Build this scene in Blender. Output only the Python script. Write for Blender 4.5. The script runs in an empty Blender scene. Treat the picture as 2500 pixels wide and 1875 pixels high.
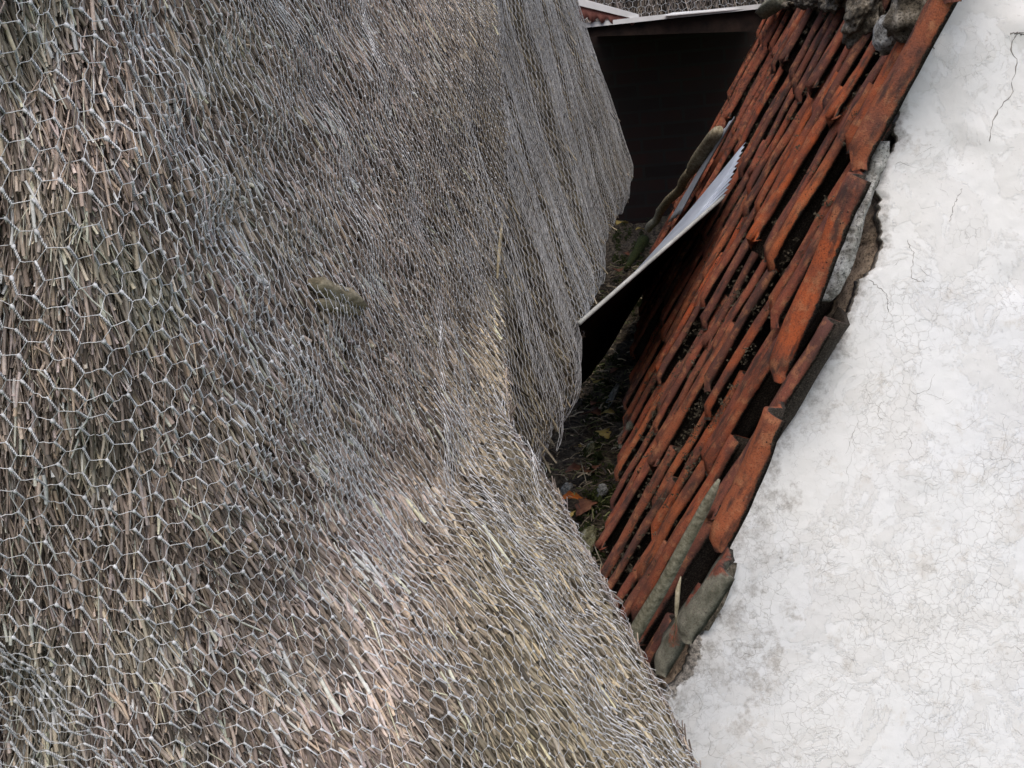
import bpy, bmesh, math, random
import numpy as np
from mathutils import Vector, Matrix, noise, kdtree
random.seed(7); rng = np.random.default_rng(7)
S = bpy.context.scene; COL = S.collection

# ------------------------------------------------------------------ camera, world, light
f = 3200.0                                   # focal length in px of the 2500 px wide photo
def nrm(v): v = np.array(v, float); return v/np.linalg.norm(v)
Dc = nrm([(1700-1250)/f, (937.5+90)/f, -1.0])             # ridge direction in camera axes
Fc = np.array([-.45, -1.0, 0.0]); Fc[2] = -(Fc[0]*Dc[0]+Fc[1]*Dc[1])/Dc[2]; Fc = nrm(Fc)
Nc = np.cross(Dc, Fc); PITCH = math.radians(61)
Xc = -(math.cos(PITCH)*Fc+math.sin(PITCH)*Nc); Zc = -math.sin(PITCH)*Fc+math.cos(PITCH)*Nc
M = np.array([Xc, Dc, Zc])                                # world = M @ camera axes
cam = bpy.data.cameras.new('camera'); camo = bpy.data.objects.new('camera', cam); COL.objects.link(camo)
R3 = Matrix([[M[r][c] for c in range(3)] for r in range(3)])
camo.matrix_world = R3.to_4x4()
cam.sensor_fit = 'HORIZONTAL'; cam.sensor_width = 36; cam.lens = 36*f/2500; cam.clip_start = .02; cam.clip_end = 500
S.camera = camo
W = bpy.data.worlds.new('World'); S.world = W; W.use_nodes = True
nt = W.node_tree; bg = nt.nodes['Background']; sky = nt.nodes.new('ShaderNodeTexSky')
sky.sky_type = 'NISHITA'; sky.sun_disc = False
SUN_EL, SUN_AZ = math.radians(62), math.radians(168)       # azimuth measured from +Y clockwise
sky.sun_elevation = SUN_EL; sky.sun_rotation = SUN_AZ; sky.air_density = 1.0; sky.dust_density = 4.0; sky.ozone_density = 1.0
nt.links.new(sky.outputs[0], bg.inputs[0]); bg.inputs[1].default_value = .12
sl = bpy.data.lights.new('sun', 'SUN'); sl.energy = 1.3; sl.angle = math.radians(45); sl.color = (1, .96, .9)
so = bpy.data.objects.new('sun', sl); COL.objects.link(so)
sd = Vector((math.sin(SUN_AZ)*math.cos(SUN_EL), math.cos(SUN_AZ)*math.cos(SUN_EL), math.sin(SUN_EL)))
so.rotation_euler = sd.to_track_quat('Z', 'Y').to_euler(); so.location = sd*20
S.view_settings.view_transform = 'Standard'; S.view_settings.look = 'None'; S.view_settings.exposure = 0.35; S.view_settings.gamma = 1

# ------------------------------------------------------------------ measuring helpers
def rays(px, py):
    px, py = np.broadcast_arrays(np.asarray(px, float), np.asarray(py, float))
    c = np.stack([(px-1250)/f, (937.5-py)/f, -np.ones_like(px)], -1)
    return c @ M.T                                        # camera depth 1
def atY(px, py, Y): r = rays(px, py); return r*(np.asarray(Y)/r[..., 1])[..., None]
Fw, Nw = M@Fc, M@Nc
V2 = atY(1889, 930, 1.85)
def onroof(px, py, off=0.0): r = rays(px, py); return r*((V2@Nw+off)/(r@Nw))[..., None]
def roofpt(a, Y, h=0.0): return V2+Fw*a+np.array([0, Y-1.85, 0])+Nw*h
def proj(P): c = np.asarray(P)@M; return 1250+f*c[..., 0]/-c[..., 2], 937.5-f*c[..., 1]/-c[..., 2]

# ------------------------------------------------------------------ object helpers
def tag(o, label=None, cat=None, group=None, kind=None):
    if label: o['label'] = label
    if cat: o['category'] = cat
    if group: o['group'] = group
    if kind: o['kind'] = kind
    return o
def link(name, me, mat=None, parent=None):
    o = bpy.data.objects.new(name, me); COL.objects.link(o)
    if mat and me: me.materials.append(mat)
    if parent: o.parent = parent
    return o
def empty(name, loc=(0, 0, 0)):
    o = bpy.data.objects.new(name, None); o.location = loc; COL.objects.link(o); o.empty_display_size = .05; return o
def mesh(name, V, Q, T=None, smooth=True, attrs=None):
    """V (n,3); Q (m,4) quads; T (k,3) triangles"""
    me = bpy.data.meshes.new(name); V = np.asarray(V, np.float32).reshape(-1, 3)
    Q = np.asarray(Q if Q is not None else np.zeros((0, 4)), np.int32).reshape(-1, 4)
    T = np.asarray(T if T is not None else np.zeros((0, 3)), np.int32).reshape(-1, 3)
    me.vertices.add(len(V)); me.vertices.foreach_set('co', V.ravel())
    loops = np.concatenate([Q.ravel(), T.ravel()]).astype(np.int32)
    me.loops.add(len(loops)); me.loops.foreach_set('vertex_index', loops)
    tot = np.concatenate([np.full(len(Q), 4), np.full(len(T), 3)]).astype(np.int32)
    st = np.concatenate([[0], np.cumsum(tot)[:-1]]).astype(np.int32) if len(tot) else tot
    me.polygons.add(len(tot)); me.polygons.foreach_set('loop_start', st); me.polygons.foreach_set('loop_total', tot)
    me.update(calc_edges=True)
    if smooth: me.polygons.foreach_set('use_smooth', np.ones(len(tot), bool))
    for k, a in (attrs or {}).items():
        a = np.asarray(a, np.float32)
        if a.ndim == 2:
            at = me.attributes.new(k, 'FLOAT_COLOR', 'POINT'); c4 = np.ones((len(V), 4), np.float32); c4[:, :3] = a; at.data.foreach_set('color', c4.ravel())
        else:
            at = me.attributes.new(k, 'FLOAT', 'POINT'); at.data.foreach_set('value', a)
    me.validate(); return me
def gridq(nr, nc):
    i, j = np.meshgrid(np.arange(nr-1), np.arange(nc-1), indexing='ij'); b = (i*nc+j).ravel()
    return np.stack([b, b+1, b+nc+1, b+nc], 1)
def nz(P, sc, oct=4, seed=0.0):
    P = np.asarray(P, float).reshape(-1, 3)*sc+seed
    return np.array([noise.fractal(Vector(p), 1.0, 2.0, oct) for p in P])
def poly(xs, ys):
    xs, ys = np.array(xs, float), np.array(ys, float)
    return lambda t: np.interp(t, xs, ys)

# ------------------------------------------------------------------ materials
class NG:
    def __init__(s, name, rough=.85, metal=0.0, spec=.3):
        s.m = bpy.data.materials.new(name); s.m.use_nodes = True; s.t = s.m.node_tree
        s.b = s.t.nodes['Principled BSDF']; s.b.inputs['Roughness'].default_value = rough
        s.b.inputs['Metallic'].default_value = metal; s.b.inputs['Specular IOR Level'].default_value = spec
    def n(s, typ, **kw):
        nd = s.t.nodes.new(typ)
        for k, v in kw.items():
            if k.startswith('_'): setattr(nd, k[1:], v)
            else: s.set(nd, k, v)
        return nd
    def set(s, nd, k, v):
        sock = nd.inputs[int(k[1:])] if k[0] == 'i' and k[1:].isdigit() else nd.inputs[k.replace('_', ' ')]
        if hasattr(v, 'is_output') or isinstance(v, bpy.types.NodeSocket): s.t.links.new(v, sock)
        else: sock.default_value = v
    def obj(s): return s.n('ShaderNodeTexCoord').outputs['Object']
    def noise(s, vec, scale, detail=6, rough=.6, dist=0.0):
        return s.n('ShaderNodeTexNoise', Vector=vec, Scale=scale, Detail=detail, Roughness=rough, Distortion=dist).outputs['Fac']
    def ncol(s, vec, scale, detail=4):
        return s.n('ShaderNodeTexNoise', Vector=vec, Scale=scale, Detail=detail).outputs['Color']
    def ramp(s, fac, stops, interp='LINEAR'):
        r = s.n('ShaderNodeValToRGB', Fac=fac); cr = r.color_ramp; cr.interpolation = interp
        while len(cr.elements) < len(stops): cr.elements.new(.5)
        for e, (p, c) in zip(cr.elements, stops):
            e.position = p; e.color = (*c, 1) if not np.isscalar(c) else (c, c, c, 1)
        return r.outputs['Color']
    def mix(s, fac, a, b, mode='MIX'):
        m = s.n('ShaderNodeMix', _data_type='RGBA', _blend_type=mode)
        for idx, v in ((0, fac), (6, a), (7, b)):
            if isinstance(v, bpy.types.NodeSocket): s.t.links.new(v, m.inputs[idx])
            elif idx == 0: m.inputs[0].default_value = v
            else: m.inputs[idx].default_value = (*v, 1)
        return m.outputs[2]
    def math(s, op, a, b=0.0, clamp=False):
        m = s.n('ShaderNodeMath', _operation=op, _use_clamp=clamp)
        for i, v in enumerate((a, b)):
            if isinstance(v, bpy.types.NodeSocket): s.t.links.new(v, m.inputs[i])
            else: m.inputs[i].default_value = v
        return m.outputs[0]
    def vadd(s, a, b, mul=None):
        if mul is not None:
            v = s.n('ShaderNodeVectorMath', _operation='MULTIPLY', i0=b, i1=mul).outputs[0]; b = v
        return s.n('ShaderNodeVectorMath', _operation='ADD', i0=a, i1=b).outputs[0]
    def vscale(s, a, v): return s.n('ShaderNodeVectorMath', _operation='MULTIPLY', i0=a, i1=v).outputs[0]
    def attr(s, name, out='Fac'): return s.n('ShaderNodeAttribute', _attribute_name=name).outputs[out]
    def bump(s, h, strength=.5, dist=.002):
        b = s.n('ShaderNodeBump', Height=h, Strength=strength, Distance=dist); s.t.links.new(b.outputs[0], s.b.inputs['Normal']); return b
    def color(s, c):
        if isinstance(c, bpy.types.NodeSocket): s.t.links.new(c, s.b.inputs['Base Color'])
        else: s.b.inputs['Base Color'].default_value = (*c, 1)
        return s.m

def m_reed():
    g = NG('reed', .75, spec=.25); o = g.obj(); c = g.attr('col', 'Color')
    n = g.noise(o, 260, 3); c = g.mix(g.math('MULTIPLY', g.ramp(n, [(.4, 0), (.75, 1)]), .35), c, (.08, .065, .055)); g.bump(n, .3, .001); bf = g.n('ShaderNodeNewGeometry').outputs['Backfacing']; c = g.mix(g.math('MULTIPLY', bf, .75), c, (.03, .022, .018)); return g.color(c)
def m_thatch():
    g = NG('thatch_base', .95, spec=.1); o = g.obj(); v = g.vscale(o, (1, 1, .15))
    n = g.noise(v, 140, 4); g.bump(n, 1, .01); return g.color(g.ramp(n, [(.3, (.012, .009, .007)), (.6, (.05, .04, .03)), (.8, (.11, .09, .07))]))
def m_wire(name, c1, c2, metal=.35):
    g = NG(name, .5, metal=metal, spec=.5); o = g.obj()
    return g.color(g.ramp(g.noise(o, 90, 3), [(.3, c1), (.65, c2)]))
def m_tile():
    g = NG('clay_tile', .85, spec=.15); o = g.obj()
    rnd = g.n('ShaderNodeObjectInfo').outputs['Random']
    off = g.n('ShaderNodeCombineXYZ', X=g.math('MULTIPLY', rnd, 37.0), Y=g.math('MULTIPLY', rnd, 91.0), Z=rnd).outputs[0]
    v = g.vadd(o, off)
    base = g.ramp(rnd, [(0, (.28, .10, .07)), (.15, (.58, .14, .05)), (.3, (.16, .075, .06)), (.45, (.60, .17, .065)), (.6, (.20, .085, .07)), (.72, (.46, .13, .07)), (.85, (.11, .07, .06)), (1, (.62, .13, .045))])
    n1 = g.noise(v, 9, 6, .65); n2 = g.noise(v, 45, 5, .65); n3 = g.noise(g.vscale(v, (1, .25, 1)), 60, 4)
    c = g.mix(g.ramp(n1, [(.44, 0), (.62, .8)]), base, (.13, .066, .058))
    c = g.mix(g.ramp(n2, [(.52, 0), (.66, .75)]), c, (.54, .24, .12))
    c = g.mix(g.ramp(n3, [(.50, 0), (.66, .85)]), c, (.06, .045, .042))
    d = g.attr('dirt'); dm = g.math('ADD', d, g.math('MULTIPLY', g.math('SUBTRACT', n2, .5), 1.3))
    soil = g.ramp(g.noise(v, 350, 3, .8), [(.38, (.022, .018, .015)), (.55, (.07, .058, .048)), (.7, (.2, .17, .13))])
    c = g.mix(g.ramp(dm, [(.42, 0), (.58, 1)]), c, soil)
    li = g.attr('lichen'); lm = g.math('ADD', li, g.math('MULTIPLY', g.math('SUBTRACT', n1, .5), 1.6))
    c = g.mix(g.ramp(lm, [(.6, 0), (.68, 1)]), c, g.ramp(n2, [(.35, (.12, .12, .09)), (.65, (.33, .32, .26))]))
    sp = g.n('ShaderNodeTexVoronoi', Vector=v, Scale=110.0).outputs['Distance']
    c = g.mix(g.math('MULTIPLY', g.ramp(sp, [(.10, 1), (.17, 0)]), g.ramp(g.noise(v, 14, 2), [(.5, 0), (.6, .9)])), c, (.03, .024, .022))
    gr = g.noise(v, 420, 4, .8); c = g.mix(g.ramp(gr, [(.36, .65), (.5, 0)]), c, (.06, .04, .033)); c = g.mix(g.ramp(g.noise(g.vadd(v, (3, 1, 2)), 190, 5, .8), [(.60, 0), (.70, .7)]), c, (.36, .27, .2)); h = g.math('ADD', g.math('MULTIPLY', n2, .8), g.math('MULTIPLY', gr, .7))
    g.bump(h, 1.0, .005); return g.color(c)
def m_wall():
    g = NG('whitewash', .9, spec=.15); o = g.obj(); e = g.attr('edge'); st = g.attr('stain')
    w = g.vadd(o, g.ncol(o, 30, 6), (.075, .075, .075))
    v1 = g.n('ShaderNodeTexVoronoi', _feature='DISTANCE_TO_EDGE', Vector=w, Scale=24.0).outputs['Distance']
    w2 = g.vadd(o, g.ncol(o, 60, 4), (.02, .02, .02))
    v2 = g.n('ShaderNodeTexVoronoi', _feature='DISTANCE_TO_EDGE', Vector=w2, Scale=62.0).outputs['Distance']
    low = g.attr('low')
    k1 = g.math('MULTIPLY', g.ramp(v1, [(.002, 1), (.012, 0)]), g.ramp(g.math('ADD', g.noise(o, 5.5, 4), g.math('MULTIPLY', low, .16)), [(.58, 0), (.68, .55)]))
    k2 = g.math('MULTIPLY', g.ramp(v2, [(.004, 1), (.035, 0)]), g.ramp(g.math('ADD', g.noise(o, 9, 4, dist=.5), g.math('MULTIPLY', low, .14)), [(.55, 0), (.66, .6)]))
    crack = g.math('MULTIPLY', g.math('MAXIMUM', k1, k2), .9)
    big = g.noise(o, 3.2, 5, .55); mid = g.noise(o, 22, 6, .7); fine = g.noise(o, 170, 5, .7)
    c = g.ramp(big, [(.3, (.72, .735, .765)), (.5, (.77, .775, .78)), (.7, (.765, .76, .745))])
    flake = g.ramp(g.math('ADD', g.noise(o, 13, 8, .72, .6), g.math('MULTIPLY', low, .03)), [(.50, 1), (.515, 0)])
    c = g.mix(g.math('MULTIPLY', flake, .28), c, (.62, .60, .57))
    c = g.mix(g.ramp(g.math('ADD', mid, g.math('MULTIPLY', low, .06)), [(.62, 0), (.72, .45)]), c, (.60, .56, .51))
    sm = g.math('ADD', g.math('MULTIPLY', st, 1.0), g.math('MULTIPLY', g.math('SUBTRACT', mid, .5), 1.9))
    c = g.mix(g.math('MULTIPLY', g.ramp(sm, [(.3, 0), (.55, 1)]), g.ramp(fine, [(.36, .95), (.62, .25)])), c, (.36, .345, .33))
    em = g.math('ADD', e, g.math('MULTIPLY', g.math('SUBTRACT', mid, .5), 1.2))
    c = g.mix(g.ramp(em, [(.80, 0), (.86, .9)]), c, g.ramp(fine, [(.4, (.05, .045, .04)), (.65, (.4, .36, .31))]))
    spk = g.math('MULTIPLY', g.ramp(fine, [(.62, 0), (.70, .6)]), g.ramp(g.noise(o, 7, 3), [(.45, 0), (.6, 1)]))
    c = g.mix(spk, c, (.35, .33, .31))
    sc = g.attr('seam')
    c = g.mix(g.math('MULTIPLY', crack, .7), c, (.26, .24, .22))
    c = g.mix(sc, c, (.09, .075, .06))
    h = g.math('ADD', g.math('MULTIPLY', mid, .8), g.math('MULTIPLY', fine, .25)); h = g.math('ADD', h, g.math('MULTIPLY', flake, .8)); h = g.math('SUBTRACT', h, g.math('MULTIPLY', crack, .5)); h = g.math('SUBTRACT', h, g.math('MULTIPLY', sc, .9))
    g.bump(h, .42, .003); return g.color(c)
def m_mortar(name, c1, c2, c3):
    g = NG(name, .95, spec=.1); o = g.obj(); a = g.noise(o, 40, 6, .7); b = g.noise(o, 230, 4, .75)
    c = g.ramp(a, [(.35, c1), (.5, c2), (.68, c3)]); c = g.mix(g.ramp(b, [(.38, .8), (.5, 0)]), c, tuple(x*.25 for x in c1))
    g.bump(g.math('ADD', a, g.math('MULTIPLY', b, .6)), 1, .006); return g.color(c)
def m_simple(name, stops, scale=40, rough=.85, vec=(1, 1, 1), bump=.5, dist=.003, metal=0, spec=.25):
    g = NG(name, rough, metal, spec); o = g.vscale(g.obj(), vec); n = g.noise(o, scale, 5, .65)
    if bump: g.bump(n, bump, dist)
    return g.color(g.ramp(n, stops))
def m_brick():
    g = NG('old_brick', .95); o = g.obj()
    v = g.n('ShaderNodeMapping', Vector=o, Rotation=(math.pi/2, 0, 0)).outputs[0]
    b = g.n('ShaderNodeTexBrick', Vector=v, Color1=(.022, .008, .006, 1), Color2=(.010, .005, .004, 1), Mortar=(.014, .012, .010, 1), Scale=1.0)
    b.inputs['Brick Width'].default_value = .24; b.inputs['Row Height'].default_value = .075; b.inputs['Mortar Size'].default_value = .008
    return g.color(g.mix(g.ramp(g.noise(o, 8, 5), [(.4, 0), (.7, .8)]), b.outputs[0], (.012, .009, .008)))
def m_leaf(name, a, b): return m_simple(name, [(.35, a), (.65, b)], 60, .7)

MT = dict(reed=m_reed(), thatch=m_thatch(), wire=m_wire('zinc_wire', (.45, .46, .48), (.84, .85, .88), .08),
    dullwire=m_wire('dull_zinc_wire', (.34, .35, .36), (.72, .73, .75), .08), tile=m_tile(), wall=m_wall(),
    limemortar=m_mortar('lime_mortar', (.16, .15, .13), (.42, .41, .38), (.66, .66, .64)),
    brownmortar=m_mortar('old_mortar', (.05, .042, .033), (.17, .145, .11), (.42, .38, .32)),
    tan=m_mortar('exposed_masonry', (.13, .10, .08), (.30, .23, .17), (.45, .36, .28)),
    darkwood=m_simple('tarred_board', [(.3, (.006, .004, .004)), (.7, (.03, .018, .014))], 20),
    greywood=m_simple('weathered_wood', [(.3, (.07, .068, .045)), (.5, (.19, .185, .135)), (.72, (.34, .33, .26))], 26, vec=(6, .8, 6), bump=.7, dist=.003),
    handlewood=m_simple('handle_wood', [(.3, (.12, .10, .065)), (.5, (.28, .24, .16)), (.72, (.50, .44, .33))], 30, vec=(4, .8, 4)),
    moss=m_simple('moss', [(.35, (.014, .018, .006)), (.55, (.045, .055, .014)), (.7, (.10, .11, .04))], 160, .95, bump=1, dist=.006),
    drymoss=m_simple('dry_moss', [(.35, (.035, .028, .02)), (.55, (.10, .085, .06)), (.7, (.20, .18, .13))], 120, .95, bump=1, dist=.004),
    soil=m_simple('leaf_mould', [(.35, (.02, .016, .012)), (.52, (.10, .078, .055)), (.7, (.24, .19, .13))], 55, .95, bump=1, dist=.02),
    zinc=m_simple('galvanised_sheet', [(.3, (.36, .41, .50)), (.7, (.56, .61, .70))], 12, .42, vec=(1, 1, 1), bump=0, metal=.25, spec=.4),
    zincedge=m_simple('sheet_edge', [(.3, (.30, .31, .30)), (.7, (.55, .56, .55))], 22, .6, bump=.2),
    shade_black=m_simple('shade_panel', [(.3, (.002, .002, .003)), (.7, (.006, .006, .008))], 8, .7, bump=.2, spec=.08),  # near-black colour standing in for deep shade below the corrugated sheet
    rustred=m_simple('red_painted_sheet', [(.3, (.16, .06, .05)), (.7, (.26, .11, .09))], 15, .7, bump=0),
    whitepaint=m_simple('white_painted_metal', [(.3, (.68, .69, .7)), (.7, (.82, .82, .84))], 15, .6, bump=0),
    brick=m_brick(), stone=m_mortar('pale_stone', (.09, .085, .05), (.23, .22, .13), (.42, .41, .33)),
    greystone=m_mortar('grey_stone', (.1, .1, .09), (.22, .22, .21), (.4, .4, .38)),
    leafo=m_leaf('orange_leaf', (.36, .07, .015), (.55, .2, .04)), leafy=m_leaf('yellow_leaf', (.32, .22, .05), (.5, .38, .14)),
    leafb=m_leaf('brown_leaf', (.10, .035, .02), (.2, .09, .05)), grass=m_simple('ground_grass', [(.3, (.03, .05, .015)), (.7, (.08, .11, .04))], 3))

# ------------------------------------------------------------------ thatch surfaces
YFAR = 5.5
def YT(px, py):                                            # planar main slope
    return YFAR/((420*(px-1700)-135*(py+90))/-133950)
def zT(px, py): return YT(px, py)/rays(px, py)[..., 1]
xr = poly([-400, 0, 300, 700, 1050, 1130, 1220, 1290, 1450, 1600, 1750, 1875, 2200], [1190, 1205, 1235, 1215, 1245, 1300, 1362, 1396, 1482, 1562, 1638, 1694, 1850])
cp = [(-400, -300, .80), (0, 0, .88), (0, 400, .92), (0, 800, .98), (0, 1300, 1.06), (-350, 900, .95), (300, 900, 1.0), (250, 400, .95), (400, 1600, 1.15),
      (0, 1875, 1.15), (-350, 2150, 1.15), (400, 2150, 1.2), (520, 1200, 1.10), (550, 850, 1.13), (480, 300, 1.12), (450, -50, 1.15), (400, -400, 1.1),
      (800, 1500, 1.26), (900, 1950, 1.26), (1000, 1400, 1.42), (1200, 1600, 1.45), (1350, 1800, 1.45), (1500, 1750, 1.58), (1690, 1875, 1.66), (1820, 2150, 1.60),
      (1480, 1450, 1.86), (1370, 1220, 2.05), (1245, 1050, 1.98), (1250, 2150, 1.34), (1250, 1350, 1.74)]
for q in [(700, -50), (900, 100), (1100, 100), (1190, -300), (900, -300), (1000, 350), (1200, 350), (800, 600), (1000, 700), (1180, 750), (900, 950), (1000, 1000), (1100, 1150), (1120, 850)]:
    cp.append((*q, float(zT(*q))*(.93 if q[0] < 850 else .968)))
cp = np.array(cp); CX = cp[:, :2]/1000.0
def phi(r2): return np.where(r2 > 1e-12, .5*r2*np.log(np.maximum(r2, 1e-12)), 0)
K = phi(((CX[:, None]-CX[None])**2).sum(-1))+np.eye(len(CX))*.02
Pm = np.c_[np.ones(len(CX)), CX]; A = np.block([[K, Pm], [Pm.T, np.zeros((3, 3))]])
SOL = np.linalg.solve(A, np.r_[np.log(cp[:, 2]), 0, 0, 0])
def zN(px, py):
    px, py = np.broadcast_arrays(np.asarray(px, float), np.asarray(py, float))
    q = np.stack([px.ravel(), py.ravel()], 1)/1000.0
    out = np.empty(len(q))
    for s in range(0, len(q), 20000):
        qq = q[s:s+20000]; out[s:s+20000] = phi(((qq[:, None]-CX[None])**2).sum(-1))@SOL[:len(CX)]+SOL[len(CX)]+qq@SOL[len(CX)+1:]
    z = np.exp(out.reshape(px.shape))
    return z*(1+.008*np.sin(px/110+py/230)+.006*np.sin(py/150-px/300+1)+.003*np.sin(px/47-py/160))
def PN(px, py): return rays(px, py)*zN(px, py)[..., None]

def build_N():
    nr, nc = 90, 80; pys = np.linspace(-300, 2180, nr); t = np.linspace(0, 1, nc)**.9
    V = []
    for py in pys:
        x1 = xr(py); px = -380+(x1+380)*t; P = PN(px, np.full(nc, py))
        r = nrm(rays(x1, py)); e = P[-1]; inw = nrm(PN(x1-30, py)-PN(x1-30, py)@r*r-(e-e@r*r))
        th = np.linspace(.25, 2.6, 7)[:, None]; R = .10
        cur = e+r*np.sin(th)*R*1.6+inw*(1-np.cos(th))*R
        V.append(np.r_[P, cur])
    return np.array(V)
VN = build_N()
thatch = empty('thatched_roof', tuple(VN[60, 40]))
tag(thatch, 'weathered grey reed thatch sloping down to the right into the valley beside the red tiles', 'thatched roof')
def put(o, parent):                                        # parent keeping world coordinates
    o.parent = parent; o.matrix_parent_inverse = Matrix.Translation(parent.location).inverted(); return o
Vs = VN.reshape(-1, 3)*1.0; gu = np.gradient(VN, axis=1); gv = np.gradient(VN, axis=0); gn = np.cross(gu, gv); gn /= np.linalg.norm(gn, axis=2, keepdims=True); gn *= np.sign(-(gn*VN).sum(2, keepdims=True)); gn[:, 78:] = gn[:, 78:79]; Vs = (VN-gn*.032).reshape(-1, 3)
put(link('thatch_core', mesh('thatch_core', Vs, gridq(*VN.shape[:2])), MT['thatch']), thatch)

# far valley slope: one cross-section carried along the ridge direction
PF = np.array([(-1.15, 2.2), (-.80, 1.3), (-.62, .62), (-.486, -.067), (-.42, -.42), (-.375, -.66), (-.352, -.76), (-.354, -.82), (-.385, -.87), (-.45, -.91), (-.62, -.98), (-.9, -1.06)])
q0 = atY(1410, 0, 5.5); q1 = atY(1545, 420, 5.5); q2 = atY(1530, 500, 4.9)
# refit profile to measured silhouette points
PF[3] = q0[[0, 2]]; d = q1[[0, 2]]-q0[[0, 2]]
PF[4] = PF[3]+d*.5; PF[5] = PF[3]+d*.85+np.array([-.004, 0]); PF[6] = PF[3]+d; PF[7] = q2[[0, 2]]+np.array([0, -.005])
PF[2] = PF[3]-d*1.0; PF[1] = PF[3]-d*2+np.array([-.12, 0]); PF[0] = PF[3]-d*3.2+np.array([-.6, 0])
PF[8] = PF[7]+(-.03, -.05); PF[9] = PF[7]+(-.09, -.09); PF[10] = PF[7]+(-.25, -.15); PF[11] = PF[7]+(-.55, -.22)
sL = np.r_[0, np.cumsum(np.linalg.norm(np.diff(PF, axis=0), axis=1))]
def catm(t):
    t = np.asarray(t, float); a = np.interp(t, sL, PF[:, 0]); b = np.interp(t, sL, PF[:, 1])
    w = .04; a = (a+np.interp(t-w, sL, PF[:, 0])+np.interp(t+w, sL, PF[:, 0]))/3; b = (b+np.interp(t-w, sL, PF[:, 1])+np.interp(t+w, sL, PF[:, 1]))/3
    return a, b
def PFar(Y, t, off=0.0):
    Y, t = np.broadcast_arrays(np.asarray(Y, float), np.asarray(t, float)); a, b = catm(t); a2, b2 = catm(t+.01)
    tx, tz = a2-a, b2-b; n = np.hypot(tx, tz)+1e-9; nx, nz_ = -tz/n, tx/n
    wob = .010*np.sin(Y*5.3+t*2)+.012*np.sin(Y*2.1-t*3.1)+.006*np.sin(Y*13+t*5)
    o = off+wob-.044
    return np.stack([a+nx*o, Y, b+nz_*o], -1)
Yg, tg = np.meshgrid(np.linspace(1.3, 5.8, 90), np.linspace(0.3, sL[-1], 60), indexing='ij')
FVc = PFar(Yg, tg, -.008).reshape(-1, 3); FQ = gridq(90, 60); fx = proj(FVc)[0]; FQ = FQ[(fx[FQ] > 1150).all(1)]
put(link('thatch_core', mesh('thatch_core', FVc, FQ), MT['thatch']), thatch)

# ------------------------------------------------------------------ reeds
def tube_batch(P, R, ns=4, cols=None, closed=False):
    """P (n,k,3) centre lines, R (n,k) radii -> verts, quads, colours"""
    n, k = P.shape[:2]; T = np.gradient(P, axis=1); T /= np.linalg.norm(T, axis=2, keepdims=True)+1e-12
    ref = np.where(np.abs(T[..., 2:3]) > .9, np.array([1., 0, 0]), np.array([0, 0, 1.])); U = np.cross(T, ref); U /= np.linalg.norm(U, axis=2, keepdims=True)+1e-12
    Wv = np.cross(T, U); an = np.arange(ns)*2*math.pi/ns
    V = P[:, :, None]+R[:, :, None, None]*(U[:, :, None]*np.cos(an)[:, None]+Wv[:, :, None]*np.sin(an)[:, None])
    base = (np.arange(n)*k*ns)[:, None, None]; i = np.arange(k-1)[None, :, None]; j = np.arange(ns)[None, None]
    a = base+i*ns+j; b = base+i*ns+(j+1) % ns; Q = np.stack([a, b, b+ns, a+ns], -1).reshape(-1, 4)
    C = None if cols is None else np.repeat(cols, k*ns, axis=0)
    return V.reshape(-1, 3), Q, C
def imdir(px, py):                                         # direction the reeds run, measured in the photograph
    g = np.clip((px-150)/650, 0, 1); g = g*g*(3-2*g)
    a = .13+.36*g
    a = a+np.where(py > 1300, .05, 0)
    return a, np.sqrt(1-a*a)
PAL = np.array([(.42, .355, .31), (.52, .44, .38), (.33, .29, .265), (.24, .20, .175), (.38, .33, .32), (.56, .46, .36), (.16, .13, .11), (.29, .25, .21)])
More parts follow.
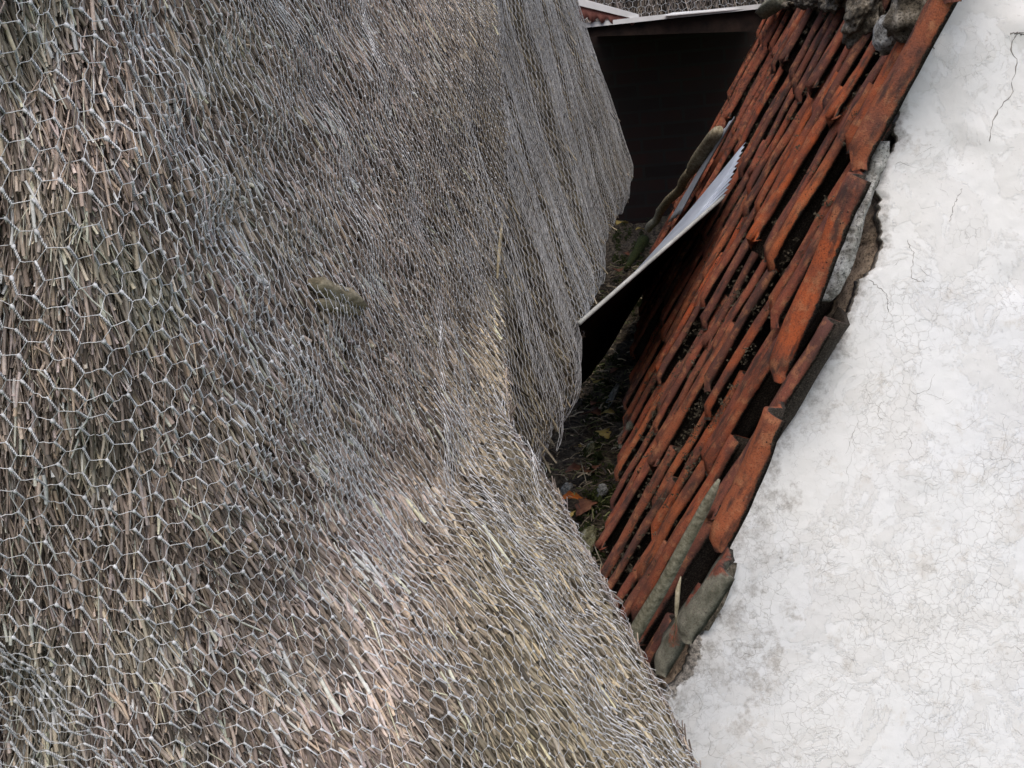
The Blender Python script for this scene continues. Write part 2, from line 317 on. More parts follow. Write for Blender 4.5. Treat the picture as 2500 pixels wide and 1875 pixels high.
def reeds(px, py, Pfun, L, r, name, lift, dark=1.0, nseg=4, jit=.22, imf=imdir, ns=4):
    n = len(px); h = 4.0
    P0 = Pfun(px, py); Px = (Pfun(px+h, py)-Pfun(px-h, py))/(2*h); Py = (Pfun(px, py+h)-Pfun(px, py-h))/(2*h)
    Nn = np.cross(Px, Py); Nn /= np.linalg.norm(Nn, axis=1, keepdims=True); Nn *= np.sign(-(Nn*P0).sum(1))[:, None]
    a, b = imf(px, py); T = Px*a[:, None]+Py*b[:, None]; T /= np.linalg.norm(T, axis=1, keepdims=True)
    B = np.cross(Nn, T); j = rng.normal(0, jit, n)[:, None]; T = T+B*j; T /= np.linalg.norm(T, axis=1, keepdims=True)
    ph = rng.gamma(2.0, lift/2, n)*(1+1.6*np.clip((750-px)/500, 0, 1)); ph = np.minimum(ph, .95)[:, None]
    s = np.linspace(-.55, .45, nseg)[None, :, None]; bend = (rng.normal(0, .30, n)*(rng.random(n) < .6))[:, None, None]
    dep = -(rng.random(n)**1.2)[:, None, None]*.024+.002
    Ln = L[:, None, None]
    P = P0[:, None]+T[:, None]*s*Ln+Nn[:, None]*(dep+(s-.45)*Ln*ph[:, :, None])+B[:, None]*(bend*(s**2)*Ln)
    tap = np.linspace(.8, 1.0, nseg)[None]*np.ones((n, 1)); tap[:, -1] *= rng.uniform(.35, 1.0, n)
    R = r[:, None]*tap
    ci = rng.integers(0, len(PAL), n); col = PAL[ci]*(rng.uniform(.22, .95, n)+rng.random(n)**2.5*1.6+.08)[:, None]*np.array([1.04, .985, .97])
    dep_ = dep[:, 0, 0]; dep += .004*noise_clump(px, py)[:, None, None]+.005*np.sin(px/23+py/51)[:, None, None]*np.sin(px/57-py/90)[:, None, None]
    m = np.array([noise.noise(Vector((x*.004, y*.004, 3.0))) for x, y in zip(px, py)])
    m2 = np.array([noise.noise(Vector((x*.011, y*.006, 9.0))) for x, y in zip(px, py)])
    col = col*(1+.18*m+.30*m2)[:, None]
    grn = np.clip(m*2-.1, 0, 1)[:, None]*.5*np.clip((1000-px)/400, .15, 1)[:, None]; col = col*(1-grn)+col.mean(1, keepdims=True)*np.array([.98, 1.0, .74])*grn
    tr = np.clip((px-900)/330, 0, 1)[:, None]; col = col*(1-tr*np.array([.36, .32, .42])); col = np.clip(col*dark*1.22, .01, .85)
    return tube_batch(P, R, ns, col)
def noise_clump(px, py): return np.array([min(0, noise.noise(Vector((a_*.028, b_*.014, 4.0)))*4.5) for a_, b_ in zip(px, py)])
def sampN(n, x0=-300, dens=None):
    out = []
    px = rng.uniform(x0, 1800, n*4); py = rng.uniform(-220, 2100, n*4); k = px < xr(py)-2; px, py = px[k], py[k]
    h = 5; Px = (PN(px+h, py)-PN(px-h, py))/(2*h); Py = (PN(px, py+h)-PN(px, py-h))/(2*h)
    ar = np.linalg.norm(np.cross(Px, Py), axis=1); w = np.minimum(ar, np.percentile(ar, 96)); w = w**.62     # more per photo pixel close by
    k = rng.choice(len(px), min(n, len(px)), replace=False, p=w/w.sum()); return px[k], py[k]
NRE = 92000
px, py = sampN(NRE)
z = zN(px, py); ns_ = len(px)
fat = rng.random(ns_) < .45
L = np.where(fat, rng.uniform(.020, .052, ns_), rng.uniform(.02, .06, ns_))*np.clip(z, .8, 1.6)
r = np.where(fat, rng.uniform(.0010, .0021, ns_), rng.uniform(.0003, .0009, ns_))*np.clip(z, 1, 1.5)
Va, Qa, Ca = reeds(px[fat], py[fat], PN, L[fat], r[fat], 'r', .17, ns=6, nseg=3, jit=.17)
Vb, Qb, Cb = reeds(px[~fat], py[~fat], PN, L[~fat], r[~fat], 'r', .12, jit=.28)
V, Q, C = np.concatenate([Va, Vb]), np.concatenate([Qa, Qb+len(Va)]), np.concatenate([Ca, Cb])
o = put(link('reed_layer', mesh('reed_layer', V, Q, attrs={'col': C}), MT['reed']), thatch); o['kind'] = 'stuff'
# long fine stalks lying across
px, py = sampN(4500); L = rng.uniform(.06, .15, len(px)); r = rng.uniform(.0005, .0010, len(px))
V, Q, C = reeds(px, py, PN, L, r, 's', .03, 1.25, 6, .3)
# reeds over the rolled edge and the far slope
nF = 60000
Yv = 1.35+(rng.random(nF)**1.5)*4.4; tv = rng.uniform(sL[2]-.1, sL[9], nF); k_ = proj(PFar(Yv, tv))[0] > 1125; Yv, tv = Yv[k_], tv[k_]; nF = len(Yv)
def PYt(y, t): return PFar(y, t)
P0 = PYt(Yv, tv); Tn = PYt(Yv, tv+.02)-P0; Tn /= np.linalg.norm(Tn, axis=1, keepdims=True)
Bn = np.tile(np.array([0, 1., 0]), (nF, 1)); Nn = np.cross(Bn, Tn); Nn *= np.sign(Nn[:, 0:1]+.3*Nn[:, 2:3])
Tn = Tn+Bn*rng.normal(.15, .28, nF)[:, None]; Tn /= np.linalg.norm(Tn, axis=1, keepdims=True)
Lf = rng.uniform(.05, .13, nF); s = np.linspace(-.5, .5, 3)[None, :, None]
P = P0[:, None]+Tn[:, None]*s*Lf[:, None, None]+Nn[:, None]*(rng.uniform(-.008, .003, nF)[:, None, None]+(s+.4)*Lf[:, None, None]*np.abs(rng.normal(0, .12, nF))[:, None, None])
cF = PAL[rng.integers(0, len(PAL), nF)]*rng.uniform(.35, 1.05, nF)[:, None]*np.array([.97, 1, .86])
V2_, Q2_, C2_ = tube_batch(P, np.repeat(rng.uniform(.0012, .0028, nF)[:, None], 3, 1), 3, np.clip(cF, .01, .6))
# reeds on the curl of the near edge
nE = 9000; pe = rng.uniform(900, 2120, nE); th = rng.uniform(0, 1.7, nE); x1 = xr(pe)
e = PN(x1, pe); rr = rays(x1, pe); rr /= np.linalg.norm(rr, axis=1, keepdims=True)
ei = PN(x1-30, pe); inw = (ei-(ei*rr).sum(1)[:, None]*rr)-(e-(e*rr).sum(1)[:, None]*rr); inw /= np.linalg.norm(inw, axis=1, keepdims=True)
eP = e+rr*(np.sin(th)*.16)[:, None]+inw*((1-np.cos(th))*.10)[:, None]
eT = PN(xr(pe+8), pe+8)-PN(xr(pe-8), pe-8); eT /= np.linalg.norm(eT, axis=1, keepdims=True); eT = eT-inw*rng.normal(-.02, .13, nE)[:, None]+rr*rng.normal(.0, .25, nE)[:, None]
eT /= np.linalg.norm(eT, axis=1, keepdims=True); Le = rng.uniform(.03, .09, nE)
P = eP[:, None]+eT[:, None]*s*Le[:, None, None]
V3_, Q3_, C3_ = tube_batch(P, np.repeat(rng.uniform(.0008, .0018, nE)[:, None], 3, 1), 3, np.clip(PAL[rng.integers(0, 8, nE)]*rng.uniform(.6, 1.2, nE)[:, None], .01, .7))
Vc = np.concatenate([V, V2_, V3_]); Qc = np.concatenate([Q, Q2_+len(V), Q3_+len(V)+len(V2_)]); Cc = np.concatenate([C, C2_, C3_])
o = put(link('loose_stalks', mesh('loose_stalks', Vc, Qc, attrs={'col': Cc}), MT['reed']), thatch); o['kind'] = 'stuff'

# ------------------------------------------------------------------ flatten the near surface to lay the netting on it
def arap(P, it=40):
    nr, nc = P.shape[:2]; n = nr*nc; Vv = P.reshape(-1, 3); Qd = gridq(nr, nc)
    Tr = np.concatenate([Qd[:, [0, 1, 2]], Qd[:, [0, 2, 3]]])
    e1 = Vv[Tr[:, 1]]-Vv[Tr[:, 0]]; e2 = Vv[Tr[:, 2]]-Vv[Tr[:, 0]]; l1 = np.linalg.norm(e1, axis=1); x = e1/l1[:, None]
    a = (e2*x).sum(1); b = np.linalg.norm(e2-x*a[:, None], axis=1)
    loc = np.stack([np.zeros((len(Tr), 2)), np.c_[l1, 0*l1], np.c_[a, b]], 1)
    E = [(0, 1, 2), (1, 2, 0), (2, 0, 1)]; Lm = np.zeros((n, n)); data = []
    for i, j, k in E:
        u = loc[:, i]-loc[:, k]; v = loc[:, j]-loc[:, k]; ct = (u*v).sum(1)/np.maximum(np.abs(u[:, 0]*v[:, 1]-u[:, 1]*v[:, 0]), 1e-9); ct = np.clip(ct, .05, 20)/2
        I, J = Tr[:, i], Tr[:, j]; data.append((I, J, loc[:, i]-loc[:, j], ct))
        np.add.at(Lm, (I, I), ct); np.add.at(Lm, (J, J), ct); np.add.at(Lm, (I, J), -ct); np.add.at(Lm, (J, I), -ct)
    Lm[0, 0] += 1; Li = np.linalg.inv(Lm)
    # start: arc lengths
    sx = np.zeros((nr, nc)); sy = np.zeros((nr, nc)); sx[:, 1:] = np.cumsum(np.linalg.norm(np.diff(P, axis=1), axis=2), 1); sy[1:] = np.cumsum(np.linalg.norm(np.diff(P, axis=0), axis=2), 0)
    uv = np.stack([sx, sy], -1).reshape(-1, 2)
    for _ in range(it):
        Sg = np.zeros((len(Tr), 2, 2))
        for I, J, l, ct in data: d_ = uv[I]-uv[J]; Sg += ct[:, None, None]*np.einsum('ni,nj->nij', l, d_)
        U, _s, Vt = np.linalg.svd(Sg); Rm = np.einsum('nji,nkj->nik', Vt, U); det = np.linalg.det(Rm); Vt2 = Vt.copy(); Vt2[det < 0, 1] *= -1; Rm = np.einsum('nji,nkj->nik', Vt2, U)
        rhs = np.zeros((n, 2))
        for I, J, l, ct in data: g_ = ct[:, None]*np.einsum('nij,nj->ni', Rm, l); np.add.at(rhs, I, g_); np.add.at(rhs, J, -g_)
        uv = Li@rhs
    return uv.reshape(nr, nc, 2)
gr, gc = 34, 30; gy = np.linspace(-290, 2170, gr); tt = np.linspace(0, 1, gc)
GPX = -370+(xr(gy)[:, None]+3+370)*tt[None]; GPY = np.repeat(gy[:, None], gc, 1)
UV = arap(PN(GPX, GPY))
def up(Agr, m=7):
    nr, nc = Agr.shape[:2]; ri = np.linspace(0, nr-1, (nr-1)*m+1); ci = np.linspace(0, nc-1, (nc-1)*m+1)
    r0 = np.minimum(ri.astype(int), nr-2); c0 = np.minimum(ci.astype(int), nc-2); fr = (ri-r0)[:, None, None]; fc = (ci-c0)[None, :, None]
    if Agr.ndim == 2: Agr = Agr[..., None]
    g_ = lambda a, b: Agr[np.ix_(a, b)]
    return (g_(r0, c0)*(1-fr)*(1-fc)+g_(r0+1, c0)*fr*(1-fc)+g_(r0, c0+1)*(1-fr)*fc+g_(r0+1, c0+1)*fr*fc)
UVf = up(UV); PXf = up(GPX)[..., 0]; PYf = up(GPY)[..., 0]
dUr = np.gradient(UVf, axis=0); dUc = np.gradient(UVf, axis=1); dXr = np.gradient(PXf, axis=0); dXc = np.gradient(PXf, axis=1); dYr = np.gradient(PYf, axis=0); dYc = np.gradient(PYf, axis=1)
kd = kdtree.KDTree(UVf.shape[0]*UVf.shape[1]); UVl = UVf.reshape(-1, 2)
for i, (a, b) in enumerate(UVl): kd.insert((a, b, 0), i)
kd.balance()
def uv2px(q):
    idx = np.empty(len(q), int); ds = np.empty(len(q))
    for i, (a, b) in enumerate(q): _, idx[i], ds[i] = kd.find((a, b, 0))
    J = np.stack([dUc.reshape(-1, 2)[idx], dUr.reshape(-1, 2)[idx]], -1); dq = q-UVl[idx]; st = np.einsum('nij,nj->ni', np.linalg.inv(J), dq); st = np.clip(st, -1.2, 1.2)
    x = PXf.ravel()[idx]+dXc.ravel()[idx]*st[:, 0]+dXr.ravel()[idx]*st[:, 1]; y = PYf.ravel()[idx]+dYc.ravel()[idx]*st[:, 0]+dYr.ravel()[idx]*st[:, 1]
    return x, y, ds
def px2uv(x, y):
    i = np.argmin((PXf-x)**2+(PYf-y)**2); return UVl[i]
# twist direction of the wire as seen in the photograph, at the left
a0 = px2uv(150, 850); a1 = px2uv(150+.60*120, 850+.80*120); TW = (a1-a0)/np.linalg.norm(a1-a0); CR = np.array([TW[1], -TW[0]])

BA = [(860, -250), (900, 150), (960, 350), (1010, 560), (1060, 760), (1075, 980), (1150, 1150), (1250, 1350), (1400, 1600), (1560, 1875)]
BB = [(540, -250), (690, 100), (800, 330), (850, 520), (880, 640), (960, 850), (1050, 1000), (1130, 1250), (1250, 1500), (1400, 1800)]
BC = [(-100, 1500), (0, 1560), (130, 1680), (260, 1790), (420, 1900)]
BD = [(1010, -250), (1050, 150), (1110, 350), (1140, 560), (1170, 800), (1190, 950), (1260, 1120), (1400, 1400), (1540, 1650), (1640, 1875)]
def hexlattice(u0, u1, v0, v1, c):
    """c = distance between neighbouring cells; twists run along v"""
    H = c*math.sqrt(3)/2; pts = {}; ed = []
    ni = range(int(u0/c)-1, int(u1/c)+2); nj = range(int(v0/H)-1, int(v1/H)+2)
    A_, B_ = [], []
    for j in nj:
        for i in ni:
            x = (i+(.5 if j % 2 else 0))*c; y = j*H
            A_.append((x, y-H*.333)); B_.append((x, y+H*.333)); pts[(i, j)] = len(A_)-1
    tw = [(k, k) for k in range(len(A_))]; di = []
    for (i, j), k in pts.items():
        for ii in ((i, i+1) if j % 2 else (i-1, i)):
            q = pts.get((ii, j+1))
            if q is not None: di.append((k, q))            # B of k to A of q
    return np.array(A_), np.array(B_), np.array(di)
def sheet(name, c, keep, rot, bands, off, label, nearpx, wr, mat, seed, wav=.12, warp=None):
    rg = np.random.default_rng(seed)
    ca, sa = math.cos(rot), math.sin(rot); e2 = TW*ca+CR*sa; e1 = -TW*sa*-1+CR*ca; e1 = np.array([e2[1], -e2[0]])
    pr = np.stack([UVl@e1, UVl@e2], 1); lo, hi = pr.min(0), pr.max(0)
    ext = sum(b[1] for b in bands)
    Av, Bv, di = hexlattice(lo[0]-ext, hi[0]+ext, lo[1], hi[1], c)
    def place(q):
        q = q.copy()
        for (bx, gain, w, slope) in bands:                # gathers: extra netting pushed together along a line
            cu = np.array([px2uv(min(a_, float(xr(b_))-4), b_) for a_, b_ in bx]); c1, c2 = cu@e1, cu@e2; od = np.argsort(c2)
            y = q[:, 0]-np.interp(q[:, 1], c2[od], c1[od])-.006*np.sin(q[:, 1]*9+seed)
            q[:, 0] -= gain*np.tanh(y/(w+gain))            # pulls rows toward the line
        q[:, 0] += wav*c*np.sin(q[:, 1]*38+q[:, 0]*11)+wav*c*1.2*np.sin(q[:, 1]*12.3-q[:, 0]*20)
        q[:, 1] += wav*c*np.sin(q[:, 0]*33+q[:, 1]*14)
        q += rg.normal(0, c*(.015+wav*.07), q.shape)
        w_ = q[:, 0:1]*e1+q[:, 1:2]*e2
        x, y, ds = uv2px(w_); return x, y, ds
    ax, ay, ad = place(Av); bx_, by_, bd = place(Bv)
    okA = (ad < .03) & keep(ax, ay) & (ax < xr(ay)+2); okB = (bd < .03) & keep(bx_, by_) & (bx_ < xr(by_)+2)
    h = 5.0
    def lift(x, y):
        P = PN(x, y); Px = PN(x+h, y)-PN(x-h, y); Py = PN(x, y+h)-PN(x, y-h); n = np.cross(Px, Py); n /= np.linalg.norm(n, axis=1, keepdims=True); n *= np.sign(-(n*P).sum(1))[:, None]
        o_ = off+.0035*np.sin(x/38+y/61)+.003*np.sin(y/33-x/90); return P+n*o_[:, None], n
    PA, nA = lift(ax, ay); PB, nB = lift(bx_, by_)
    Vs_, Qs_ = [], []; cnt = 0
    def add(V, Q):
        nonlocal cnt
        if len(V): Vs_.append(V); Qs_.append(Q+cnt); cnt += len(V)
    tw = okA & okB; near = tw & (ax < nearpx)
    P = PA[near]; Qp = PB[near]; n_ = nA[near]; T = Qp-P; Ln = np.linalg.norm(T, axis=1, keepdims=True); T = T/Ln; B = np.cross(T, n_)
    k = 21; sv = np.linspace(0, 1, k)
    for ph in (0, math.pi):
        an = sv*2*math.pi*3.5+ph; env = wr*1.45*np.sin(np.clip(sv*6, 0, 1)*math.pi/2)*np.sin(np.clip((1-sv)*6, 0, 1)*math.pi/2)
        C = P[:, None]+T[:, None]*(sv[None, :, None]*Ln[:, None])+(n_[:, None]*np.cos(an)[None, :, None]+B[:, None]*np.sin(an)[None, :, None])*env[None, :, None]
        add(*tube_batch(C, np.full(C.shape[:2], wr*1.1), 4)[:2])
    fa = tw & ~near; P, Qp = PA[fa], PB[fa]; C = np.stack([P+(Qp-P)*t_ for t_ in np.linspace(0, 1, 5)], 1)
    RR = np.tile(np.array([1.5, 1.9, 1.4, 1.9, 1.5])*wr, (len(P), 1)); add(*tube_batch(C, RR, 3)[:2])
    # zinc blobs where wires meet
    P = PA[tw]; Qp = PB[tw]; T = Qp-P; C = np.stack([P-T*.10, P+T*.02, P+T*.20], 1); bl = rg.uniform(1.0, 2.9, len(P))[:, None]*np.array([[.5, 1.25, .9]])*wr*1.2; add(*tube_batch(C, np.maximum(bl, wr*.6), 5)[:2])
    P1 = PB[di[:, 0]]; P2 = PA[di[:, 1]]; ok = okB[di[:, 0]] & okA[di[:, 1]] & (np.linalg.norm(P1-P2, axis=1) < 4*c)
    P1, P2 = P1[ok], P2[ok]; nn = nB[di[:, 0]][ok]; sg = rg.normal(0, .0009, len(P1))[:, None]
    C = np.stack([P1, P1*.67+P2*.33+nn*sg, P1*.33+P2*.67-nn*sg, P2], 1); add(*tube_batch(C, np.full(C.shape[:2], wr*.62), 4)[:2])
    V = np.concatenate(Vs_); Q = np.concatenate(Qs_)
    print('NET', name, len(V), len(Q), int(tw.sum()))
    o = link(name, mesh(name, V, Q), MT[mat]); tag(o, label, 'wire netting', 'galvanised wire netting over the thatch'); return o
CELL = .0212
xb = poly([-400, 0, 525, 900, 1400, 1900, 2300], [80, 215, 440, 640, 900, 1110, 1250])
sheet('wire_netting', CELL, lambda x, y: (x < xb(y)+120+20*np.sin(y/60)), 0.0, [], .0065, 'coarse hexagonal wire netting stretched flat over the reed butts at the left of the thatch', 650, .00054, 'wire', 3, .05)
sheet('wire_netting', CELL, lambda x, y: (x > xb(y)), -.05, [(BB, .026, .026, 0), (BA, .022, .03, 0)], .010,
      'rumpled wire netting with bunched bands running down the middle of the thatch', 900, .00038, 'wire', 5, .14)
sheet('wire_netting', CELL, lambda x, y: (x > xb(y)+330) & (y > 1000+60*np.sin(x/50)), .10, [(BD, .02, .04, 0)], .012,
      'second layer of crumpled wire netting along the rounded lower edge of the thatch', 500, .00036, 'wire', 8, .22)
sheet('wire_netting', CELL, lambda x, y: (y > 1520+x*.85), .12, [(BC, .04, .02, 0)], .013, 'dull overlapping corner of wire netting at the lower left of the thatch', 700, .0005, 'dullwire', 11, .3)

# hanging net over the far slope
def farnet():
    c = .0245; rg = np.random.default_rng(2); Vs_, Qs_ = [], []; cnt = 0
    for layer, (ya, yb, ta, tb, offb, cc) in enumerate([(1.35, 5.75, sL[2], sL[8]+.03, .016, c), (2.3, 5.7, sL[2], sL[7]+.02, .026, c)]):
        Av, Bv, di = hexlattice(ya, yb, ta, tb, cc)
        def pl(q):
            y, t = q[:, 0], q[:, 1]; ok = (y > ya) & (y < yb) & (t > ta) & (t < tb)
            y2 = y+.012*np.sin(t*21+layer)+rg.normal(0, .0012, len(y)); t2 = t+.010*np.sin(y*17+t*4)+rg.normal(0, .0012, len(y))
            pleat = .013*np.abs(np.sin(y*6.1+t*1.3+layer*2))+.006*np.sin(y*23+t*3)
            Pp = PFar(y2, t2, offb+pleat); return Pp, ok & (proj(Pp)[0] > 1075+35*np.sin(t2*9)+(60 if layer else 0))
        PA, oa = pl(Av); PB, ob = pl(Bv)
        tw = oa & ob; P, Qp = PA[tw], PB[tw]; C = np.stack([P, Qp], 1)
        V, Q, _ = tube_batch(C, np.full(C.shape[:2], .0008), 3); Vs_.append(V); Qs_.append(Q+cnt); cnt += len(V)
        ok = ob[di[:, 0]] & oa[di[:, 1]]; C = np.stack([PB[di[:, 0]][ok], PA[di[:, 1]][ok]], 1)
        V, Q, _ = tube_batch(C, np.full(C.shape[:2], .0005), 3); Vs_.append(V); Qs_.append(Q+cnt); cnt += len(V)
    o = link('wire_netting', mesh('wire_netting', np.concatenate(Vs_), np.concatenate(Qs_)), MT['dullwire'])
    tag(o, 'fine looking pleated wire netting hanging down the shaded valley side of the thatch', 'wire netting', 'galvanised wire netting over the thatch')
farnet()

# ------------------------------------------------------------------ tiles
WC, GA, TL = .150, .272, .37
prof = np.array([(0, .0235), (.0005, .0250), (.003, .0275), (.009, .0305), (.017, .032), (.025, .0305), (.032, .024), (.038, .014), (.046, .004), (.060, -.004), (.09, -.007), (.120, -.007), (.140, -.005), (.150, -.002)])
PV = np.array([(0, .013), (.0008, .017), (.004, .023), (.010, .029), (.018, .033), (.026, .033), (.035, .030), (.043, .023), (.050, .016), (.056, .012), (.066, .012), (.085, .012)])
def tile_mesh(seed, length=TL, thick=.010, broken=0.0, lich=0.0, scale=1.0, prof=prof):
    rg = np.random.default_rng(seed); np_ = len(prof); nl = 15; sv = np.linspace(0, length, nl); V = []; dirt = []; li = []
    for k, s_ in enumerate(sv):
        u = s_/length; endr = max(0, (s_-(length-.03))/.03)
        for side in (1, 0):
            for (c_, h_) in prof:
                hh = h_*(1.0+.08*u)*scale*(1-.30*max(0, (s_-(length-.022))/.022)**2); th = thick*(1 if side else 0)
                ed = -(.008*endr**2)*(1 if side else -.2)
                sx = 0.002*math.sin(s_*17+seed)+.0008*math.sin(s_*60+c_*40+seed)
                cut = 0
                if broken and k == nl-1: cut = -broken*(.5+.5*math.sin(c_*40+seed))
                # rounded nose of the roll
                nose = -.010*endr*abs((c_-.020)/.020)**2 if c_ < .045 else -.004*math.sin(c_*60+seed)*endr
                V.append((c_+sx, s_+cut+nose+(.006*noise.noise(Vector((c_*90, seed, 2.0))) if k == nl-1 else 0), hh+ed+(thick if side else 0)+.0015*math.sin(s_*31+c_*50+seed)))
                dirt.append((np.clip(.75-h_/.020, 0, 1) if side else .95)*(1 if c_ > .05 or not side else .8)); li.append(lich*(.5+.5*u))  # pans carry dirt; undersides are darkened to paint shade into the gaps
    V = np.array(V); Q = []
    idx = lambda k, side, i: k*2*np_+(0 if side else 1)*np_+i
    for k in range(nl-1):
        for i in range(np_-1):
            Q.append((idx(k, 1, i), idx(k, 1, i+1), idx(k+1, 1, i+1), idx(k+1, 1, i)))
            Q.append((idx(k, 0, i+1), idx(k, 0, i), idx(k+1, 0, i), idx(k+1, 0, i+1)))
        Q.append((idx(k, 1, 0), idx(k+1, 1, 0), idx(k+1, 0, 0), idx(k, 0, 0)))
        Q.append((idx(k+1, 1, np_-1), idx(k, 1, np_-1), idx(k, 0, np_-1), idx(k+1, 0, np_-1)))
    for k in (0, nl-1):
        for i in range(np_-1): Q.append((idx(k, 1, i), idx(k, 0, i), idx(k, 0, i+1), idx(k, 1, i+1)))
    d = nz(V, 45, 3, seed*3.1)*.0012; V[:, 2] += d
    d = nz(V, 9, 2, seed*1.7)*.002; V[:, 2] += d
    me = mesh('tile', V, Q, attrs={'dirt': np.array(dirt), 'lichen': np.array(li)})
    me.materials.append(MT['tile']); return me
variants = [tile_mesh(k, broken=(.05 if k in (3, 9) else 0), scale=[1, 1.15, .9, 1.3, 1, .8, 1.1, 1.25, .95, 1.05][k], thick=[.007, .009, .008, .010, .008][k % 5]) for k in range(10)]
lichv = [tile_mesh(20+k, lich=.55) for k in range(2)]
tiled = empty('tiled_roof', tuple(roofpt(0, 1.95, -.05)))
tag(tiled, 'steep roof of old orange and brown clay pantiles falling left from the white gable', 'tiled roof')
MRI = np.stack([np.array([0, 1., 0]), Fw, Nw], 1)          # local x = along ridge, y = down slope, z = out
if np.linalg.det(MRI) < 0: flip = -1
else: flip = 1
def place_tile(me, a, Y, h, rz=0, tilt=0, name='tile', sx=1):
    o = bpy.data.objects.new(name, me); COL.objects.link(o)
    R = Matrix([[MRI[r][c] for c in range(3)] for r in range(3)])
    L = R.to_4x4() @ Matrix.Rotation(rz, 4, 'Z') @ Matrix.Rotation(tilt, 4, 'X') @ Matrix.Diagonal((sx, 1, 1, 1))
    P = roofpt(a, Y, h); o.matrix_world = Matrix.Translation(Vector(P)) @ L
    mw = o.matrix_world.copy(); o.parent = tiled; o.matrix_parent_inverse = Matrix.Translation(tiled.location).inverted(); o.matrix_basis = mw
    return o
ROWS = [-.60+.03, -.30, -.02, .245, .50, .765]                 # where each course ends, measured down the slope
tiles = []
for j, ae in enumerate(ROWS):
    Y0 = [2.13, 2.085, 1.93, 1.70, 1.68, 1.66][j]
    for n in range(0, 36):
        Y = Y0+n*WC-.02
        if Y > 5.95: continue
        if n == 0 and j > 0: continue               # verge tiles come below
        tiles.append((Y, ae, n, j))
tiles.sort()
stuffV = []
for k, (Y, ae, n, j) in enumerate(tiles):
    ja = random.gauss(0, .014); jz = random.gauss(0, .020); jy = random.gauss(0, .011)
    me = random.choice(variants); wsc = random.uniform(.82, 1.12)
    if j == 5 and random.random() < .25: me = random.choice(lichv)
    hh = -.052+random.gauss(0, .004)
    args = (me, ae+ja-TL, Y+jy, hh, jz, random.gauss(.056, .012), 'tile', wsc)
    if k < 94: place_tile(*args)
    else:
        o = place_tile(*args); stuffV.append(o)
if stuffV:                                                  # the tiny farthest ones become one part
    Va, Qa, Da, La = [], [], [], []; cnt = 0
    for o in stuffV:
        me = o.data; v = np.empty(len(me.vertices)*3, np.float32); me.vertices.foreach_get('co', v); v = v.reshape(-1, 3)
        mw = np.array(o.matrix_basis); v = v@mw[:3, :3].T+mw[:3, 3]; q = np.empty(len(me.loops), np.int32); me.loops.foreach_get('vertex_index', q)
        d_ = np.empty(len(me.vertices), np.float32); me.attributes['dirt'].data.foreach_get('value', d_)
        Va.append(v); Qa.append(q.reshape(-1, 4)+cnt); Da.append(d_); cnt += len(v); bpy.data.objects.remove(o)
    o = put(link('distant_tiles', mesh('distant_tiles', np.concatenate(Va), np.concatenate(Qa), attrs={'dirt': np.concatenate(Da), 'lichen': np.zeros(cnt)}), MT['tile']), tiled); o['kind'] = 'stuff'
def verge(p1, p2, seed, lich=0.0, sc=1.15, lab=None, sx=1.0, up=.06):
    r1, r2 = onroof(*p1, .01), onroof(*p2, .01); Ym = (r1[1]+r2[1])/2; P1, P2 = atY(*p1, Ym), atY(*p2, Ym)
    d = P2-P1; Ln = np.linalg.norm(d); y_ = d/Ln; Ln += up; x_ = np.array([0, 1., 0]); z_ = np.cross(x_, y_)
    me = tile_mesh(seed, Ln, lich=lich, scale=sc, thick=.010, prof=PV); Rm = np.stack([x_, y_, z_], 1)
    org = P2-Rm@np.array([.022*sx, Ln, .028*sc])
    o = bpy.data.objects.new('verge_tile', me); COL.objects.link(o)
    mw = Matrix.Translation(Vector(org)) @ Matrix([[Rm[r][c] for c in range(3)] for r in range(3)]).to_4x4() @ Matrix.Diagonal((sx, 1, 1, 1))
    put(o, tiled); o.matrix_basis = mw
    if lab: o['label'] = lab
    return o
verge((2294, 10), (2078, 413), 41, .15, 1.15, 'bright orange verge tile', up=.12)
verge((2097, 430), (1889, 928), 43, .25, 1.0, 'orange verge tile edged with pale mortar', up=.0)
verge((1895, 1010), (1747, 1343), 45, .1, .95, 'verge tile with grey weathered edge', up=.0)
verge((1775, 1385), (1662, 1555), 47, .95, .72, 'pale grey lichened verge tile', up=.0)
verge((1705, 1475), (1600, 1640), 51, .95, .6, 'lowest mossy verge tile', up=.0)
verge((2395, -180), (2300, 5), 49, .1, 1.15)

# roof deck below the tiles (closes the roof)
def prism(name, pts, d, mat, parent=None):
    """closed polygon pts (n,3) pushed by vector d"""
    n = len(pts); V = np.r_[pts, pts+np.asarray(d)]; bm = bmesh.new(); vs = [bm.verts.new(v) for v in V]
    bm.faces.new(vs[:n]); bm.faces.new(vs[n:][::-1])
    for i in range(n): bm.faces.new((vs[i], vs[i+n], vs[(i+1) % n+n], vs[(i+1) % n]))
    bmesh.ops.recalc_face_normals(bm, faces=bm.faces); me = bpy.data.meshes.new(name); bm.to_mesh(me); bm.free()
    o = link(name, me, mat)
    if parent: put(o, parent)
    return o
dk = np.array([roofpt(-1.25, 2.45, -.085), roofpt(.80, 1.62, -.085), roofpt(.80, 6.0, -.085), roofpt(-1.25, 6.0, -.085)])
prism('roof_deck', dk, -Nw*.04, MT['darkwood'], tiled)
ridge_top = roofpt(-1.25, 2.4, -.085)

